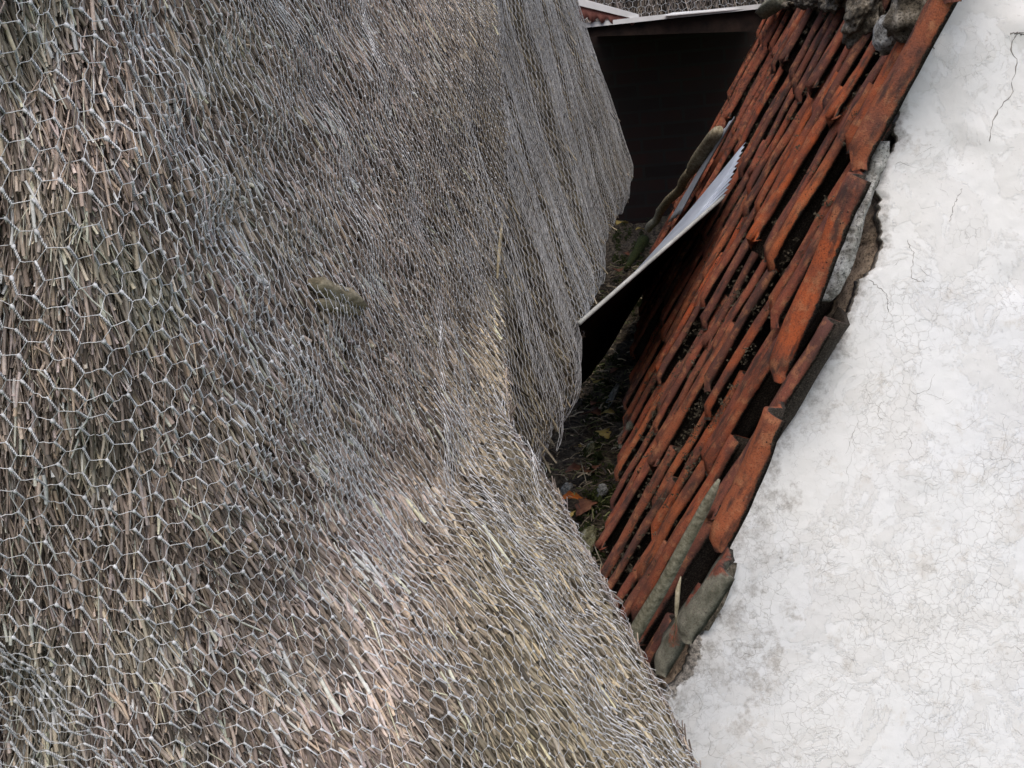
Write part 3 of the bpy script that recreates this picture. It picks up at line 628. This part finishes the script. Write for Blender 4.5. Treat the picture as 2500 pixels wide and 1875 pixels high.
# ------------------------------------------------------------------ gable wall
def Ywall_pt(px, py, back=0.0):
    """point of the gable wall: plane that leans with the verge: Y = 1.90 - .42 a"""
    r = rays(px, py)                                       # s*rY = 1.9 -.42*((s*r-V2)@F)
    return r*((1.905+back+.42*(V2@Fw))/(r[..., 1]+.42*(r@Fw)))[..., None]
wedge = poly([-260, -60, 25, 101, 136, 209, 244, 278, 316, 342, 358, 408, 465, 477, 521, 563, 632, 673, 680, 721, 768, 822, 899, 956, 1013, 1127, 1247, 1316, 1373, 1459, 1525, 1571, 1635, 1698, 1800, 2300],
             [2470, 2350, 2306, 2270, 2240, 2211, 2189, 2199, 2183, 2192, 2183, 2158, 2135, 2151, 2145, 2158, 2148, 2123, 2100, 2094, 2072, 2053, 2000, 1952, 1930, 1850, 1813, 1775, 1766, 1743, 1724, 1690, 1678, 1625, 1540, 1250])
def strip(name, ly, xl, xrr, nx, ny, place, thick, disp, mat, attrs=None, dome=0.0, power=1.0, rag=0.0):
    pys = np.linspace(ly[0], ly[1], ny); V = []; U = []; t = np.linspace(0, 1, nx)**power
    for py in pys:
        j = rag*noise.fractal(Vector((py*.05, 1.3, 2.2)), 1, 2, 4)+rag*.7*noise.fractal(Vector((py*.21, 5.3, 2.2)), 1, 2, 3)
        a, b = xl(py)+j, xrr(py); px = a+(b-a)*t; V.append(place(px, np.full(nx, py))); U.append(np.stack([px-a, px, np.full(nx, py), t], 1))
    V = np.array(V); U = np.array(U); n = V[5, 5]*0+nrm(np.cross(V[ny//2+1, nx//2]-V[ny//2, nx//2], V[ny//2, nx//2+1]-V[ny//2, nx//2]))
    if n@V[ny//2, nx//2] > 0: n = -n
    dd = disp(V.reshape(-1, 3), U.reshape(-1, 4)).reshape(ny, nx)
    if dome: dd = dd+dome*np.sin(np.pi*np.clip(U[..., 3], 0, 1))*np.sin(np.pi*np.linspace(0, 1, ny))[:, None]**.4
    Vf = V+n*dd[..., None]; Vb = V-n*thick; k = nx*ny; Q = [gridq(ny, nx), gridq(ny, nx)[:, ::-1]+k]
    def side(ix): ix = np.array(ix); return np.stack([ix[:-1], ix[1:], ix[1:]+k, ix[:-1]+k], 1)
    Q += [side(np.arange(ny)*nx), side(np.arange(ny)[::-1]*nx+nx-1), side(np.arange(nx)[::-1]), side((ny-1)*nx+np.arange(nx))]
    at = {}
    if attrs:
        for kk, fn in attrs.items(): v = fn(U.reshape(-1, 4)); at[kk] = np.r_[v, v]
    return link(name, mesh(name, np.r_[Vf.reshape(-1, 3), Vb.reshape(-1, 3)], np.concatenate(Q), attrs=at), MT[mat])
SEAMS = [[(2500, 85), (2470, 90), (2464, 125), (2485, 150), (2470, 200), (2468, 235), (2440, 265), (2420, 300), (2414, 345)], [(2460, 85), (2520, 95)],
         [(2350, 460), (2330, 500), (2320, 540)], [(2215, 585), (2230, 620), (2225, 680), (2260, 690)], [(2148, 545), (2220, 550), (2260, 555)], [(2120, 680), (2165, 720), (2170, 760)]]
def seamf(U):
    out = np.zeros(len(U))
    return out
    for s_ in SEAMS:
        for (x0, y0), (x1, y1) in zip(s_[:-1], s_[1:]):
            d = np.array([x1-x0, y1-y0]); t = np.clip(((U[:, 1]-x0)*d[0]+(U[:, 2]-y0)*d[1])/(d@d), 0, 1)
            dist = np.hypot(U[:, 1]-x0-d[0]*t, U[:, 2]-y0-d[1]*t); out = np.maximum(out, np.clip(1.2-dist/3.0, 0, 1)*.5)
    return out
def walldisp(V, U):
    d = nz(V, 3.2, 3, 1.0)*.0025+nz(V, 14, 3, 4.0)*.0010+nz(V, 60, 3, 7.0)*.0007
    for (x, y, r_, a_) in [(2350, 360, 45, -.007), (2300, 420, 70, -.004), (2400, 330, 40, .005), (2470, 690, 45, -.007), (2230, 1150, 60, .004), (2380, 110, 90, .006), (2490, 60, 45, .012)]:
        d += a_*np.exp(-((U[:, 1]-x)**2+(U[:, 2]-y)**2)/(r_*r_))
    e = np.clip(U[:, 0]/26, 0, 1); d -= (1-e)**2*.006
    d -= seamf(U)*.003
    return d
wall = empty('gable_wall', tuple(Ywall_pt(2300, 1875))); tag(wall, 'whitewashed gable wall with cracked flaking plaster and a ragged edge under the tiles', 'wall')
o = put(strip('plaster', (-240, 2250), wedge, lambda y: 3150+0*y, 300, 420, lambda x, y: Ywall_pt(x, y), .03, walldisp, 'wall',
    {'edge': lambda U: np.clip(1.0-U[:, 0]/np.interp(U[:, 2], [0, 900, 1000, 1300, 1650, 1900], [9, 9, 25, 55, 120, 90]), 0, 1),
     'stain': lambda U: np.clip(1-U[:, 0]/np.interp(U[:, 2], [0, 700, 1000, 1250, 1500, 1900], [40, 50, 130, 260, 380, 300]), 0, 1)*.50,
     'low': lambda U: np.clip((U[:, 2]-350)/900, -.6, 1), 'seam': seamf}, rag=7, power=1.35), wall)
cedge = poly([-240, 300, 430, 500, 560, 640, 700, 760, 830, 900, 1000, 1100, 1500, 1800, 2200], [2520, 2260, 2170, 2118, 2108, 2098, 2072, 2048, 2028, 2000, 1955, 1885, 1742, 1560, 1330])
put(strip('masonry', (-230, 2200), cedge, lambda y: 2700+0*y, 120, 300, lambda x, y: Ywall_pt(x, y, .034), .22, lambda V, U: nz(V, 28, 4, 2.0)*.008-(1-np.clip(U[:, 0]/35, 0, 1))**2*.02, 'tan', rag=10, power=1.6), wall)
def wallpath(x, y):
    P = Ywall_pt(x, y); e = nrm(np.cross(Ywall_pt(2300, 900)-Ywall_pt(2300, 1000), Ywall_pt(2400, 950)-Ywall_pt(2300, 950))); e = e if e@P[0] < 0 else -e
    U = np.stack([x-wedge(y), x, y, 0*x], 1); return P+e*walldisp(P, U)[:, None]
cV, cQ = [], []; cn = 0
def crackline(x, y, a, n, r0, depth=0):
    global cn
    xs, ys = [x], [y]; st = 6.0
    for i in range(n):
        a += random.gauss(0, .30); 
        if random.random() < .12: a += random.choice((-.9, .9))
        x += math.cos(a)*st; y += math.sin(a)*st; xs.append(x); ys.append(y)
        if depth < 2 and random.random() < .09: crackline(x, y, a+random.choice((-1.2, 1.2))*random.uniform(.6, 1.2), int(n*.5), r0*.7, depth+1)
    xs, ys = np.array(xs), np.array(ys); 
    if (xs < wedge(ys)+12).any() or len(xs) < 3: return
    P = wallpath(xs, ys); R = r0*np.sin(np.linspace(.25, 3.0, len(xs)))*np.random.default_rng(int(x*7) % 9999).uniform(.4, 1.3, len(xs))
    V, Q, _ = tube_batch(P[None], R[None], 4); cV.append(V); cQ.append(Q+cn); cn += len(V)
for s_ in SEAMS:
    px_ = np.interp(np.linspace(0, 1, 30), np.linspace(0, 1, len(s_)), [q[0] for q in s_])+rng.normal(0, 1.5, 30); py_ = np.interp(np.linspace(0, 1, 30), np.linspace(0, 1, len(s_)), [q[1] for q in s_])+rng.normal(0, 1.5, 30)
    if (px_ < wedge(py_)+2).any(): continue
    V, Q, _ = tube_batch(wallpath(px_, py_)[None], (np.full(30, .0011 if s_[0][1] < 100 else .0006)*rng.uniform(.4, 1.3, 30))[None], 4); cV.append(V); cQ.append(Q+cn); cn += len(V)
for _ in range(45):
    y = random.uniform(330, 1900)**1.0; y = y if random.random() < .5 else random.uniform(900, 1900); x = random.uniform(float(wedge(y))+20, 2520)
    crackline(x, y, random.uniform(0, 6.28), random.randint(4, 22), random.uniform(.00016, .00042))
put(link('plaster_cracks', mesh('plaster_cracks', np.concatenate(cV), np.concatenate(cQ)), m_simple('crack_dirt', [(.35, (.16, .15, .14)), (.6, (.42, .40, .38))], 60, .95, bump=0)), wall)
# lumps of plaster and mortar along the verge
def lump_disp(V, U): return nz(V, 40, 4, 5.0)*.006
def mor(name, ys, xl, xr_, mat='limemortar', nx=26, ny=90, back=-.012, dome=.010, parent=tiled, thick=.03):
    return put(strip(name, (ys[0], ys[-1]), poly(ys, xl), poly(ys, xr_), nx, ny, lambda x, y: Ywall_pt(x, y, back), thick, lump_disp, mat, dome=dome, rag=6), parent)
mor('verge_mortar', [345, 380, 430, 480, 540, 600, 660, 715, 735], [2140, 2128, 2118, 2105, 2086, 2055, 2030, 2006, 2002], [2172, 2172, 2150, 2130, 2110, 2098, 2078, 2050, 2030])
mor('verge_mortar', [0, 60, 120, 200, 245], [2298, 2290, 2245, 2205, 2186], [2330, 2302, 2268, 2212, 2200], dome=.006)
mor('verge_mortar', [965, 1030, 1110, 1200, 1290, 1340], [1938, 1885, 1848, 1806, 1772, 1756], [1960, 1925, 1868, 1822, 1782, 1768], dome=.008)
mor('verge_mortar', [1375, 1420, 1480, 1540], [1770, 1762, 1742, 1705], [1800, 1790, 1765, 1730], 'brownmortar', dome=.006)

# ------------------------------------------------------------------ mortar bedding and lumps near the ridge
def rock(name, px, py, off, rx, ry, rz, mat, parent=None, seed=0, rot=0.0, sub=4, amp=.35, at=None):
    bm = bmesh.new(); bmesh.ops.create_icosphere(bm, subdivisions=sub, radius=1)
    for v in bm.verts:
        n_ = noise.fractal(v.co*1.3+Vector((seed*3.3, seed, 1)), 1, 2, 5)
        c_ = noise.noise(v.co*.9+Vector((seed, 7, seed*2)))
        v.co *= 1+amp*n_+amp*.5*c_
        v.co.x *= rx; v.co.y *= ry; v.co.z *= rz
    me = bpy.data.meshes.new(name); bm.to_mesh(me); bm.free()
    for p in me.polygons: p.use_smooth = True
    me.materials.append(MT[mat]); o = bpy.data.objects.new(name, me); COL.objects.link(o)
    P = onroof(px, py, off) if at is None else at
    R = Matrix([[MRI[r][c] for c in range(3)] for r in range(3)]).to_4x4() @ Matrix.Rotation(rot, 4, 'Z')
    mw = Matrix.Translation(Vector(P)) @ R
    o.matrix_world = mw
    if parent: put(o, parent); o.matrix_basis = mw
    return o
rock('ridge_mortar', 2175, 80, .014, .042, .036, .03, 'limemortar', tiled, 8, .1, 5, .16)
rock('ridge_mortar', 2110, 30, .015, .06, .055, .03, 'brownmortar', tiled, 5, .4, 5, .5)
rock('ridge_mortar', 2240, -30, .02, .05, .08, .04, 'brownmortar', tiled, 6, .4)
for k, (x, y) in enumerate([(1900, 8), (1935, 12), (1975, 10), (2015, 6), (2055, 2), (1950, -15), (2010, -20), (2060, -30), (1918, 2), (1995, 0), (2035, 10)]):
    rock('ridge_mortar', x, y-4, .012, .12, .022, .03, 'brownmortar', tiled, 10+k, 0, 5, .75)
t_ = prism('ridge_tile', np.array([roofpt(-.72, y_, h_) for y_, h_ in [(2.3, -.05), (6, -.05), (6, .06), (2.3, .06)]]), -Fw*.25, MT['brownmortar'], tiled)

# ------------------------------------------------------------------ valley floor
ZF = roofpt(.83, 2, 0)[2]-.05
gx = np.linspace(-2.4, -.15, 90); gyv = np.linspace(1.2, 9.5, 220); GX, GY = np.meshgrid(gx, gyv)
FV = np.stack([GX, GY, np.full_like(GX, ZF)], -1).reshape(-1, 3)
FV[:, 2] += nz(FV, 7, 4, 2)*.045+nz(FV, 38, 3, 8)*.016
tag(link('valley_floor', mesh('valley_floor', FV, gridq(220, 90)), MT['soil']), kind='structure')
def flo(px, py, dz=0.0): r = rays(px, py); return r*((ZF+dz)/r[..., 2])[..., None]
# litter and moss
nL = 5200; lx = rng.uniform(-.75, -.2, nL); ly = 1.7+rng.random(nL)**1.4*4.5; a = rng.uniform(0, 6.28, nL); L_ = rng.uniform(.008, .05, nL)
P0 = np.stack([lx, ly, ZF+rng.uniform(.005, .05, nL)], 1); Tn = np.stack([np.cos(a), np.sin(a), rng.normal(0, .3, nL)], 1)
P = P0[:, None]+Tn[:, None]*np.linspace(-.5, .5, 3)[None, :, None]*L_[:, None, None]; P[:, 1, 2] += L_*.1
cl = 2.6*np.array([(.10, .08, .055), (.04, .03, .02), (.20, .16, .11), (.07, .075, .03), (.03, .022, .018)])[rng.integers(0, 5, nL)]
V, Q, C = tube_batch(P, np.repeat(rng.uniform(.0006, .0028, nL)[:, None], 3, 1), 3, cl)
tag(link('straw_litter', mesh('straw_litter', V, Q, attrs={'col': C}), MT['reed']), 'dark litter of broken straw and twigs on the valley floor', 'litter', kind='stuff')
def clumps(name, pts, rad, mat, label, cat, n_=60):
    Vs_, Ts_ = [], []; cnt = 0
    for (P, R_) in zip(pts, rad):
        c_ = P+rng.normal(0, 1, (n_, 3))*R_*.45; d1 = rng.normal(0, 1, (n_, 3)); d1 /= np.linalg.norm(d1, axis=1)[:, None]; d2 = np.cross(d1, rng.normal(0, 1, (n_, 3))); d2 /= np.linalg.norm(d2, axis=1)[:, None]
        s_ = rng.uniform(.15, .4, n_)[:, None]*R_; V = np.stack([c_-d1*s_, c_+d1*s_, c_+d2*s_*1.4], 1).reshape(-1, 3)
        Vs_.append(V); Ts_.append(np.arange(n_*3).reshape(-1, 3)+cnt); cnt += n_*3
    return tag(link(name, mesh(name, np.concatenate(Vs_), None, np.concatenate(Ts_), smooth=False), MT[mat]), label, cat, kind='stuff')
pts = [flo(x, y, random.uniform(.0, .03)) for x, y in [(1420+random.random()*90, 840+random.random()*520) for _ in range(110)]]
pts += [flo(x, y, .02) for x, y in [(1500+random.random()*90, 520+random.random()*250) for _ in range(60)]]
clumps('moss', pts, [random.uniform(.008, .025) for _ in pts], 'moss', 'dark green moss growing on the valley floor', 'moss')
pts = []
for _ in range(3200):
    ae = random.choice(ROWS+[-.45, .1, .38, .6]); Y = random.uniform(2.1, 5.8); k = round((Y-1.9)/WC)*WC+1.9+random.gauss(0, .03)
    pts.append(roofpt(ae-random.random()*.25, k, -.012+random.gauss(0, .006)))
clumps('roof_moss', pts, [random.uniform(.0035, .0095) for _ in pts], 'drymoss', 'crumbs of dry moss and dirt caught between the roof tiles', 'moss', 16)

def leaf(px, py, L, mat, label, rot, cat='leaf', name='fallen_leaf', lift=.035):
    n = 9; V = []; P0 = flo(px, py, lift)
    for i in range(n):
        u = i/(n-1); w = math.sin(math.pi*u**.8)*.32*(1+.25*math.sin(u*22))
        for s_ in (-1, 0, 1): V.append(((u-.5)*L, s_*w*L, .12*L*abs(s_)*w*2+.1*L*math.sin(u*5)))
    V = np.array(V); c_, s2 = math.cos(rot), math.sin(rot); V = np.stack([V[:, 0]*c_-V[:, 1]*s2, V[:, 0]*s2+V[:, 1]*c_, V[:, 2]], 1)
    me = mesh(name, V, gridq(n, 3)); o = link(name, me, MT[mat]); o.location = P0
    md = o.modifiers.new('s', 'SOLIDIFY'); md.thickness = .0008
    return tag(o, label, cat)
for k_, (x_, y_) in enumerate([(1425, 905), (1460, 930), (1440, 1010), (1500, 905), (1475, 1060), (1415, 1150), (1455, 1140), (1478, 1010), (1430, 1240), (1530, 620), (1565, 560), (1510, 660), (1555, 620)]):
    o = leaf(x_, y_, .045+.02*(k_ % 3), ('leafb', 'leafy', 'leafb')[k_ % 3], 'dull curled dead leaf among the litter on the valley floor', k_*1.3); o['group'] = 'dead leaves scattered along the valley floor'
leaf(1402, 1218, .075, 'leafo', 'bright orange leaf lying beside the thatch in the valley', .2)
leaf(1388, 1256, .05, 'leafy', 'dull yellow leaf just below the orange leaf', 1.9)
leaf(1520, 545, .10, 'leafy', 'pale yellow leaf far up the valley left of the poles', .9)
leaf(1455, 985, .05, 'leafb', 'small reddish brown leaf near the lower tile ends', 1.0)
leaf(1410, 1090, .03, 'leafy', 'small amber leaf between straw stalks in the valley', 2.5)
leaf(1462, 1330, .05, 'leafb', 'narrow brown leaf against the lowest tiles', .6)
leaf(1412, 960, .05, 'leafy', 'crumpled yellow leaf beside the grey stone slab', 1.2)
def stone(px, py, rx, ry, rz, mat, label, seed, rot=0): o = rock('stone', 0, 0, 0, rx, ry, rz, mat, None, seed, rot, 4, .28, at=flo(px, py, .03)); tag(o, label, 'stone', 'stones lying in the valley'); return o
stone(1428, 1333, .030, .05, .02, 'stone', 'largest yellow green mossy stone close to the thatch edge', 31, .5)
stone(1440, 1098, .022, .024, .012, 'stone', 'flat ochre stone in the middle of the valley', 32)
stone(1385, 1195, .02, .02, .015, 'greystone', 'small pale stone above the orange leaf', 33)
stone(1495, 970, .036, .05, .012, 'greystone', 'flat pale grey stone slab beside the lower tile ends', 34)
stone(1390, 975, .03, .03, .012, 'greystone', 'whitish flat stone partly hidden behind the netting', 35)
stone(1470, 1200, .02, .02, .015, 'greystone', 'dark grey pebble beneath the tile ends', 36)
stone(1540, 745, .03, .05, .02, 'stone', 'yellowish stone at the foot of the tiles beyond the black shade panel', 37)

# ------------------------------------------------------------------ rods, poles and stalks
def rod(name, P, R, mat, ns=10, label=None, cat=None, parent=None, rough=.0, seed=0):
    P = np.array(P, float); R = np.array(R, float); V, Q, _ = tube_batch(P[None], R[None], ns); k = len(P)
    V = V+ (nz(V, 30, 3, seed)*rough)[:, None]*nrm((.5, -.6, .6)) if rough else V
    V = np.r_[V, P[:1], P[-1:]]; T = [(len(V)-2, (i+1) % ns, i) for i in range(ns)]+[(len(V)-1, (k-1)*ns+i, (k-1)*ns+(i+1) % ns) for i in range(ns)]
    o = link(name, mesh(name, V, Q, T), MT[mat])
    if label: tag(o, label, cat)
    if parent: put(o, parent)
    return o
def line3(p, q, n): t = np.linspace(0, 1, n)[:, None]; return p*(1-t)+q*t
# grey pole lying on the lower tiles
A_, B_ = onroof(1757, 1172, .03), onroof(1520, 1600, .03); Lp = line3(A_, B_, 26); Lp += nz(Lp, 5, 2, 3)[:, None]*.004*Nw
rod('wooden_pole', Lp, np.r_[.002, .005, .0065, .0075, np.linspace(.008, .0115, 22)], 'greywood', 8, 'long pale grey weathered wooden pole lying on the lowest tiles beside the gable', 'pole', rough=.0008)
# old tool handle further up
tool = empty('tool_handle', tuple(onroof(1700, 400, .06)))
tag(tool, 'old wooden tool handle with a slotted grip lying across the far eave of the tiles', 'tool handle')
hA, hB = onroof(1757, 318, .055), onroof(1585, 560, .03)
dirh = nrm(hB-hA)
g0 = line3(hA, hA+(hB-hA)*.32, 14)
put(rod('grip', g0, [.012, .024, .027, .028, .028, .028, .028, .029, .029, .029, .028, .026, .022, .019], 'handlewood', 14, rough=.01), tool)
put(rod('shaft', line3(hA+(hB-hA)*.31, hB, 18)+nz(line3(hA+(hB-hA)*.31, hB, 18), 3, 2, 5)[:, None]*.012*Nw, np.full(18, .019), 'handlewood', 12, rough=.01), tool)
sc_ = hA+dirh*.16+Nw*.03
rod('mossy_branch', line3(onroof(1572, 585, .02), flo(1530, 655, .03), 10), np.linspace(.03, .012, 10), 'moss', 8, 'short mossy branch between the tool handle and the valley floor', 'branch', rough=.02)
# dangling dry stalks
dst = [onroof(1662, 1408, .06), onroof(1655, 1440, .055), onroof(1652, 1480, .05), onroof(1648, 1540, .03), onroof(1643, 1570, .02)]
rod('dry_stalk', dst, [.0008, .0035, .003, .0007, .0004], 'handlewood', 6, 'dry curled stalk dangling on a thread beside the grey pole', 'stalk')
pp = [PN(1228+dx, py_)-nrm(PN(1228, py_))*.03 for dx, py_ in ((-0, 520), (-4, 560), (-10, 620), (-14, 680))]
rod('dry_reed', pp, [.001, .0035, .004, .002], 'handlewood', 6, 'single pale broad reed caught upright in the netting near the valley', 'reed')
for i, (x0, y0, x1, y1, lb) in enumerate([(1365, 1050, 1435, 1038, 'straight pale stalk lying across the valley at mid height'), (1440, 1075, 1420, 1100, 'short straw leaning in the valley middle'), (1418, 1125, 1432, 1180, 'thin upright straw left of the tile ends'),
        (1430, 1365, 1475, 1408, 'long straw slanting down beside the lowest tiles'), (1450, 1330, 1475, 1390, 'thin straw above the slanting one near the lowest tiles')]):
    rod('straw', line3(flo(x0, y0, .05), flo(x1, y1, .06), 4), [.0012, .0016, .0014, .0008], 'handlewood', 5, lb, 'straw')
# wood chip caught in netting, and stub of batten
P1, P2 = PN(755, 690), PN(890, 745); up_ = -nrm(P1)*.020
rod('wood_chip', line3(P1+up_, P2+up_, 7), [.004, .011, .012, .011, .012, .010, .005], 'handlewood', 5, 'splintered brown piece of wood trapped beneath the netting in mid thatch', 'wood chip', rough=.004, seed=3)
P1, P2 = PN(770, 735), PN(885, 765)
rod('wood_chip', line3(P1-nrm(P1)*.018, P2-nrm(P2)*.018, 7), [.002, .006, .007, .006, .007, .005, .002], 'handlewood', 5, 'smaller strip of wood right below the brown splinter in the netting', 'wood chip', rough=.003, seed=8)
P1, P2 = PN(1470, 1480), PN(1500, 1510)
rod('wood_chip', line3(P1-nrm(P1)*.01, P2-nrm(P2)*.012, 5), [.003, .008, .009, .006, .002], 'handlewood', 6, 'small tan wood flake on the lower edge of the thatch near the pole', 'wood chip', rough=.01, seed=9)
A_, B_ = onroof(1893, 8, .05), onroof(1862, 28, .05)
rod('batten_end', line3(A_-(B_-A_)*.5, B_, 5), [.03, .033, .033, .033, .03], 'greywood', 4, 'pale sawn batten end sticking out at the top left corner of the tiles', 'batten')

# ------------------------------------------------------------------ corrugated sheets
def corr(name, A_, B_, C_, D_, waves, amp, na, mat, label, edge=True, th=.0015, teeth=0.0, cat='metal sheet', bow=0.0):
    """A->B is the cut end, ribs run A->C and B->D"""
    root = empty(name, tuple((A_+C_)/2)); tag(root, label, cat); nb = waves*8+1; u = np.linspace(0, 1, nb)[:, None]; V = []
    n = nrm(np.cross(B_-A_, C_-A_)); n = n if n[2] > 0 else -n
    for k in range(na):
        t = k/(na-1); p, q = A_*(1-t)+C_*t, B_*(1-t)+D_*t
        q = p+(B_-A_)*(1-t)**1.9+(D_-C_)*t; row = p*(1-u)+q*u+n*(amp*np.sin(u*waves*2*math.pi))+n*bow*math.sin(math.pi*t)*(.0+u)
        if k == 0 and teeth: row = row+nrm(A_-C_)*(teeth*(np.abs(((u*waves) % 1)-.5)*2))
        V.append(row)
    me = mesh('panel', np.array(V).reshape(-1, 3), gridq(na, nb)); o = put(link('panel', me, MT[mat]), root); md = o.modifiers.new('s', 'SOLIDIFY'); md.thickness = th
    return root
A_ = onroof(1765, 482, .03); B_ = onroof(1815, 352, .03)
Cc_ = atY(1413, 790, 2.95)
print('sheet A', A_, 'B', B_, 'C', Cc_)
D_ = Cc_+(B_-A_)*.55; rC = nrm(Cc_)
D_ = atY(1432, 782, Cc_[1]*1.25)
sh = corr('corrugated_sheet', A_, B_, Cc_, D_, 10, .004, 24, 'zinc', 'bluish corrugated metal sheet with a saw toothed end bridging from tiles to thatch', teeth=.016)
e_ = line3(A_, Cc_, 20); rod('edge_trim', e_, np.full(20, .0055), 'zincedge', 8, parent=sh)
# black panel added under the sheet to stand in for the deep shade there
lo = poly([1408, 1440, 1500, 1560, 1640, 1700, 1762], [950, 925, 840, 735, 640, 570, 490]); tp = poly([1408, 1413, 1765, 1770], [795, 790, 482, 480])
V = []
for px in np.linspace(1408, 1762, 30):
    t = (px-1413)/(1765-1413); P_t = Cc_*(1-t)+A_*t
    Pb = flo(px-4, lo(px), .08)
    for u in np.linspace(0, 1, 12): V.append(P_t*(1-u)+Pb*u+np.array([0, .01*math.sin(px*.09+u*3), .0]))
o = link('shade_panel', mesh('shade_panel', V, gridq(30, 12)), MT['shade_black']); md = o.modifiers.new('s', 'SOLIDIFY'); md.thickness = .002
tag(o, 'black panel standing in for the deep shade below the corrugated sheet down into the valley', 'shade panel')
A2, B2 = onroof(1757, 335, .03), onroof(1793, 285, .04)
corr('corrugated_sheet', A2, B2, onroof(1632, 545, .035), onroof(1662, 520, .035), 3, .004, 12, 'zinc', 'narrow strip of corrugated sheet lying behind the wooden tool handle')
# broken tile pieces at the far foot of the slope
o = rock('broken_tile', 0, 0, 0, .03, .22, .05, 'rustred', None, 51, .1, 3, .2, at=flo(1640, 400, .12)); tag(o, 'red piece of broken tile standing at the far end of the valley', 'broken tile')

# ------------------------------------------------------------------ far end: brick wall, board, covering sheets, thatch beyond
def box(name, c0, c1, mat, parent=None, label=None, cat=None):
    x0, y0, z0 = c0; x1, y1, z1 = c1
    P = np.array([(x0, y0, z0), (x1, y0, z0), (x1, y1, z0), (x0, y1, z0)], float); o = prism(name, P, (0, 0, z1-z0), MT[mat], parent)
    if label: tag(o, label, cat)
    return o
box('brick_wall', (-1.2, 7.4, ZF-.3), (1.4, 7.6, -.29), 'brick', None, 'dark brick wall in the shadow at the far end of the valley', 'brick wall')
L_ = atY(1425, 68, 5.55); R_ = atY(1868, 20, 5.75)
cov = empty('cover_sheet', tuple((L_+R_)/2)); tag(cov, 'metal sheet with a bright white front edge covering the dark far end of the valley', 'metal sheet')
bk = np.array([0, 2.6, -.16]); ex = (R_-L_)*.06
prism('panel', np.array([L_-ex*2, R_, R_+bk, L_-ex*2+bk]), (0, 0, .006), MT['zinc'], cov)
prism('front_edge', np.array([L_, R_, R_+(0, 0, .019), L_+(0, 0, .019)]), (0, -.006, 0), MT['whitepaint'], cov)
prism('fascia_board', np.array([L_, R_+(0, 0, 0), R_+(0, 0, -.09), L_+(0, 0, -.035)])+np.array([0, .02, -.002]), (0, .03, 0), MT['darkwood'], cov)
a1, b1 = atY(1618, 40, 5.6), atY(1865, 18, 5.75)
prism('ridge_flashing', np.array([a1, b1, b1+(0, .15, .0), a1+(0.04, .10, .004)]), (0, 0, .004), MT['whitepaint'], cov)
a1, b1 = atY(1412, 13, 5.5), atY(1560, 49, 5.62)
fl = empty('red_roof_sheet', tuple(a1)); tag(fl, 'red corrugated sheet with a white capping strip behind the far corner of the thatch', 'metal sheet')
prism('capping_strip', np.array([a1, b1, b1+(0, 0, .022), a1+(0, 0, .03)]), (0, .02, 0), MT['whitepaint'], fl)
n = 60; top = a1*(1-np.linspace(0, 1, n)[:, None])+b1*np.linspace(0, 1, n)[:, None]; V = []
for i in range(n):
    u = i/(n-1); V += [top[i]+(0, .01, 0), top[i]+(0, .01, -.055*(1-u*.75)-.010*math.sin(u*6*6.28))]
put(link('panel', mesh('panel', V, gridq(n, 2)), MT['rustred']), fl).modifiers.new('s', 'SOLIDIFY').thickness = .003
# thatched roof beyond
T0 = np.array([-3.4, 8.3, -.15]); tb = empty('thatched_roof', tuple(T0)); tag(tb, 'dark netted thatch of the roof beyond the far end of the valley', 'thatched roof')
ux, uz = np.meshgrid(np.linspace(0, 7.5, 40), np.linspace(0, 3.0, 24)); bV = np.stack([-3.4+ux, 8.3+uz*.5, -.35+uz*.87], -1)
bV[..., 1] += .05*np.sin(ux*5)+.04*np.sin(uz*7+ux*2)
put(link('thatch_core', mesh('thatch_core', bV.reshape(-1, 3), gridq(24, 40)), MT['thatch']), tb)
nB = 9000; xx = rng.uniform(-1.2, 2.2, nB); uu = rng.uniform(0, 1.4, nB); P0 = np.stack([xx, 8.28+uu*.5, -.35+uu*.87], 1); P0[:, 1] += .05*np.sin((xx+3.4)*5)+.04*np.sin(uu*7+(xx+3.4)*2)
Tn = np.array([0, -.5, -.87])+rng.normal(0, .25, (nB, 3)); P = P0[:, None]+Tn[:, None]*np.linspace(0, .14, 3)[None, :, None]+np.array([0, -.012, .0])
V, Q, C = tube_batch(P, np.full((nB, 3), .0035), 3, PAL[rng.integers(0, 8, nB)]*.55*rng.uniform(.4, 1.2, nB)[:, None])
o = put(link('reed_layer', mesh('reed_layer', V, Q, attrs={'col': C}), MT['reed']), tb); o['kind'] = 'stuff'
Av, Bv, di = hexlattice(0, 3.4, 0, 1.4, .05)
def pb(q): x = q[:, 0]-1.2; u = q[:, 1]; return np.stack([x, 8.25+u*.5+.05*np.sin((x+3.4)*5)+.04*np.sin(u*7+(x+3.4)*2)+.012*np.sin(x*22), -.35+u*.87], 1)
PA, PB = pb(Av), pb(Bv); C1 = np.stack([PA, PB], 1); C2 = np.stack([PB[di[:, 0]], PA[di[:, 1]]], 1); C_ = np.concatenate([C1, C2])
V, Q, _ = tube_batch(C_, np.full((len(C_), 2), .0012), 3)
tag(link('wire_netting', mesh('wire_netting', V, Q), MT['dullwire']), 'wire netting over the dark thatch beyond the far end of the valley', 'wire netting')
# ground all round
bpy_g = mesh('ground', [(-60, -60, -2.6), (60, -60, -2.6), (60, 60, -2.6), (-60, 60, -2.6)], [(0, 1, 2, 3)])
tag(link('ground', bpy_g, MT['grass']), kind='structure')
print('TOTAL faces', sum(len(o.data.polygons) for o in bpy.data.objects if o.type == 'MESH'))
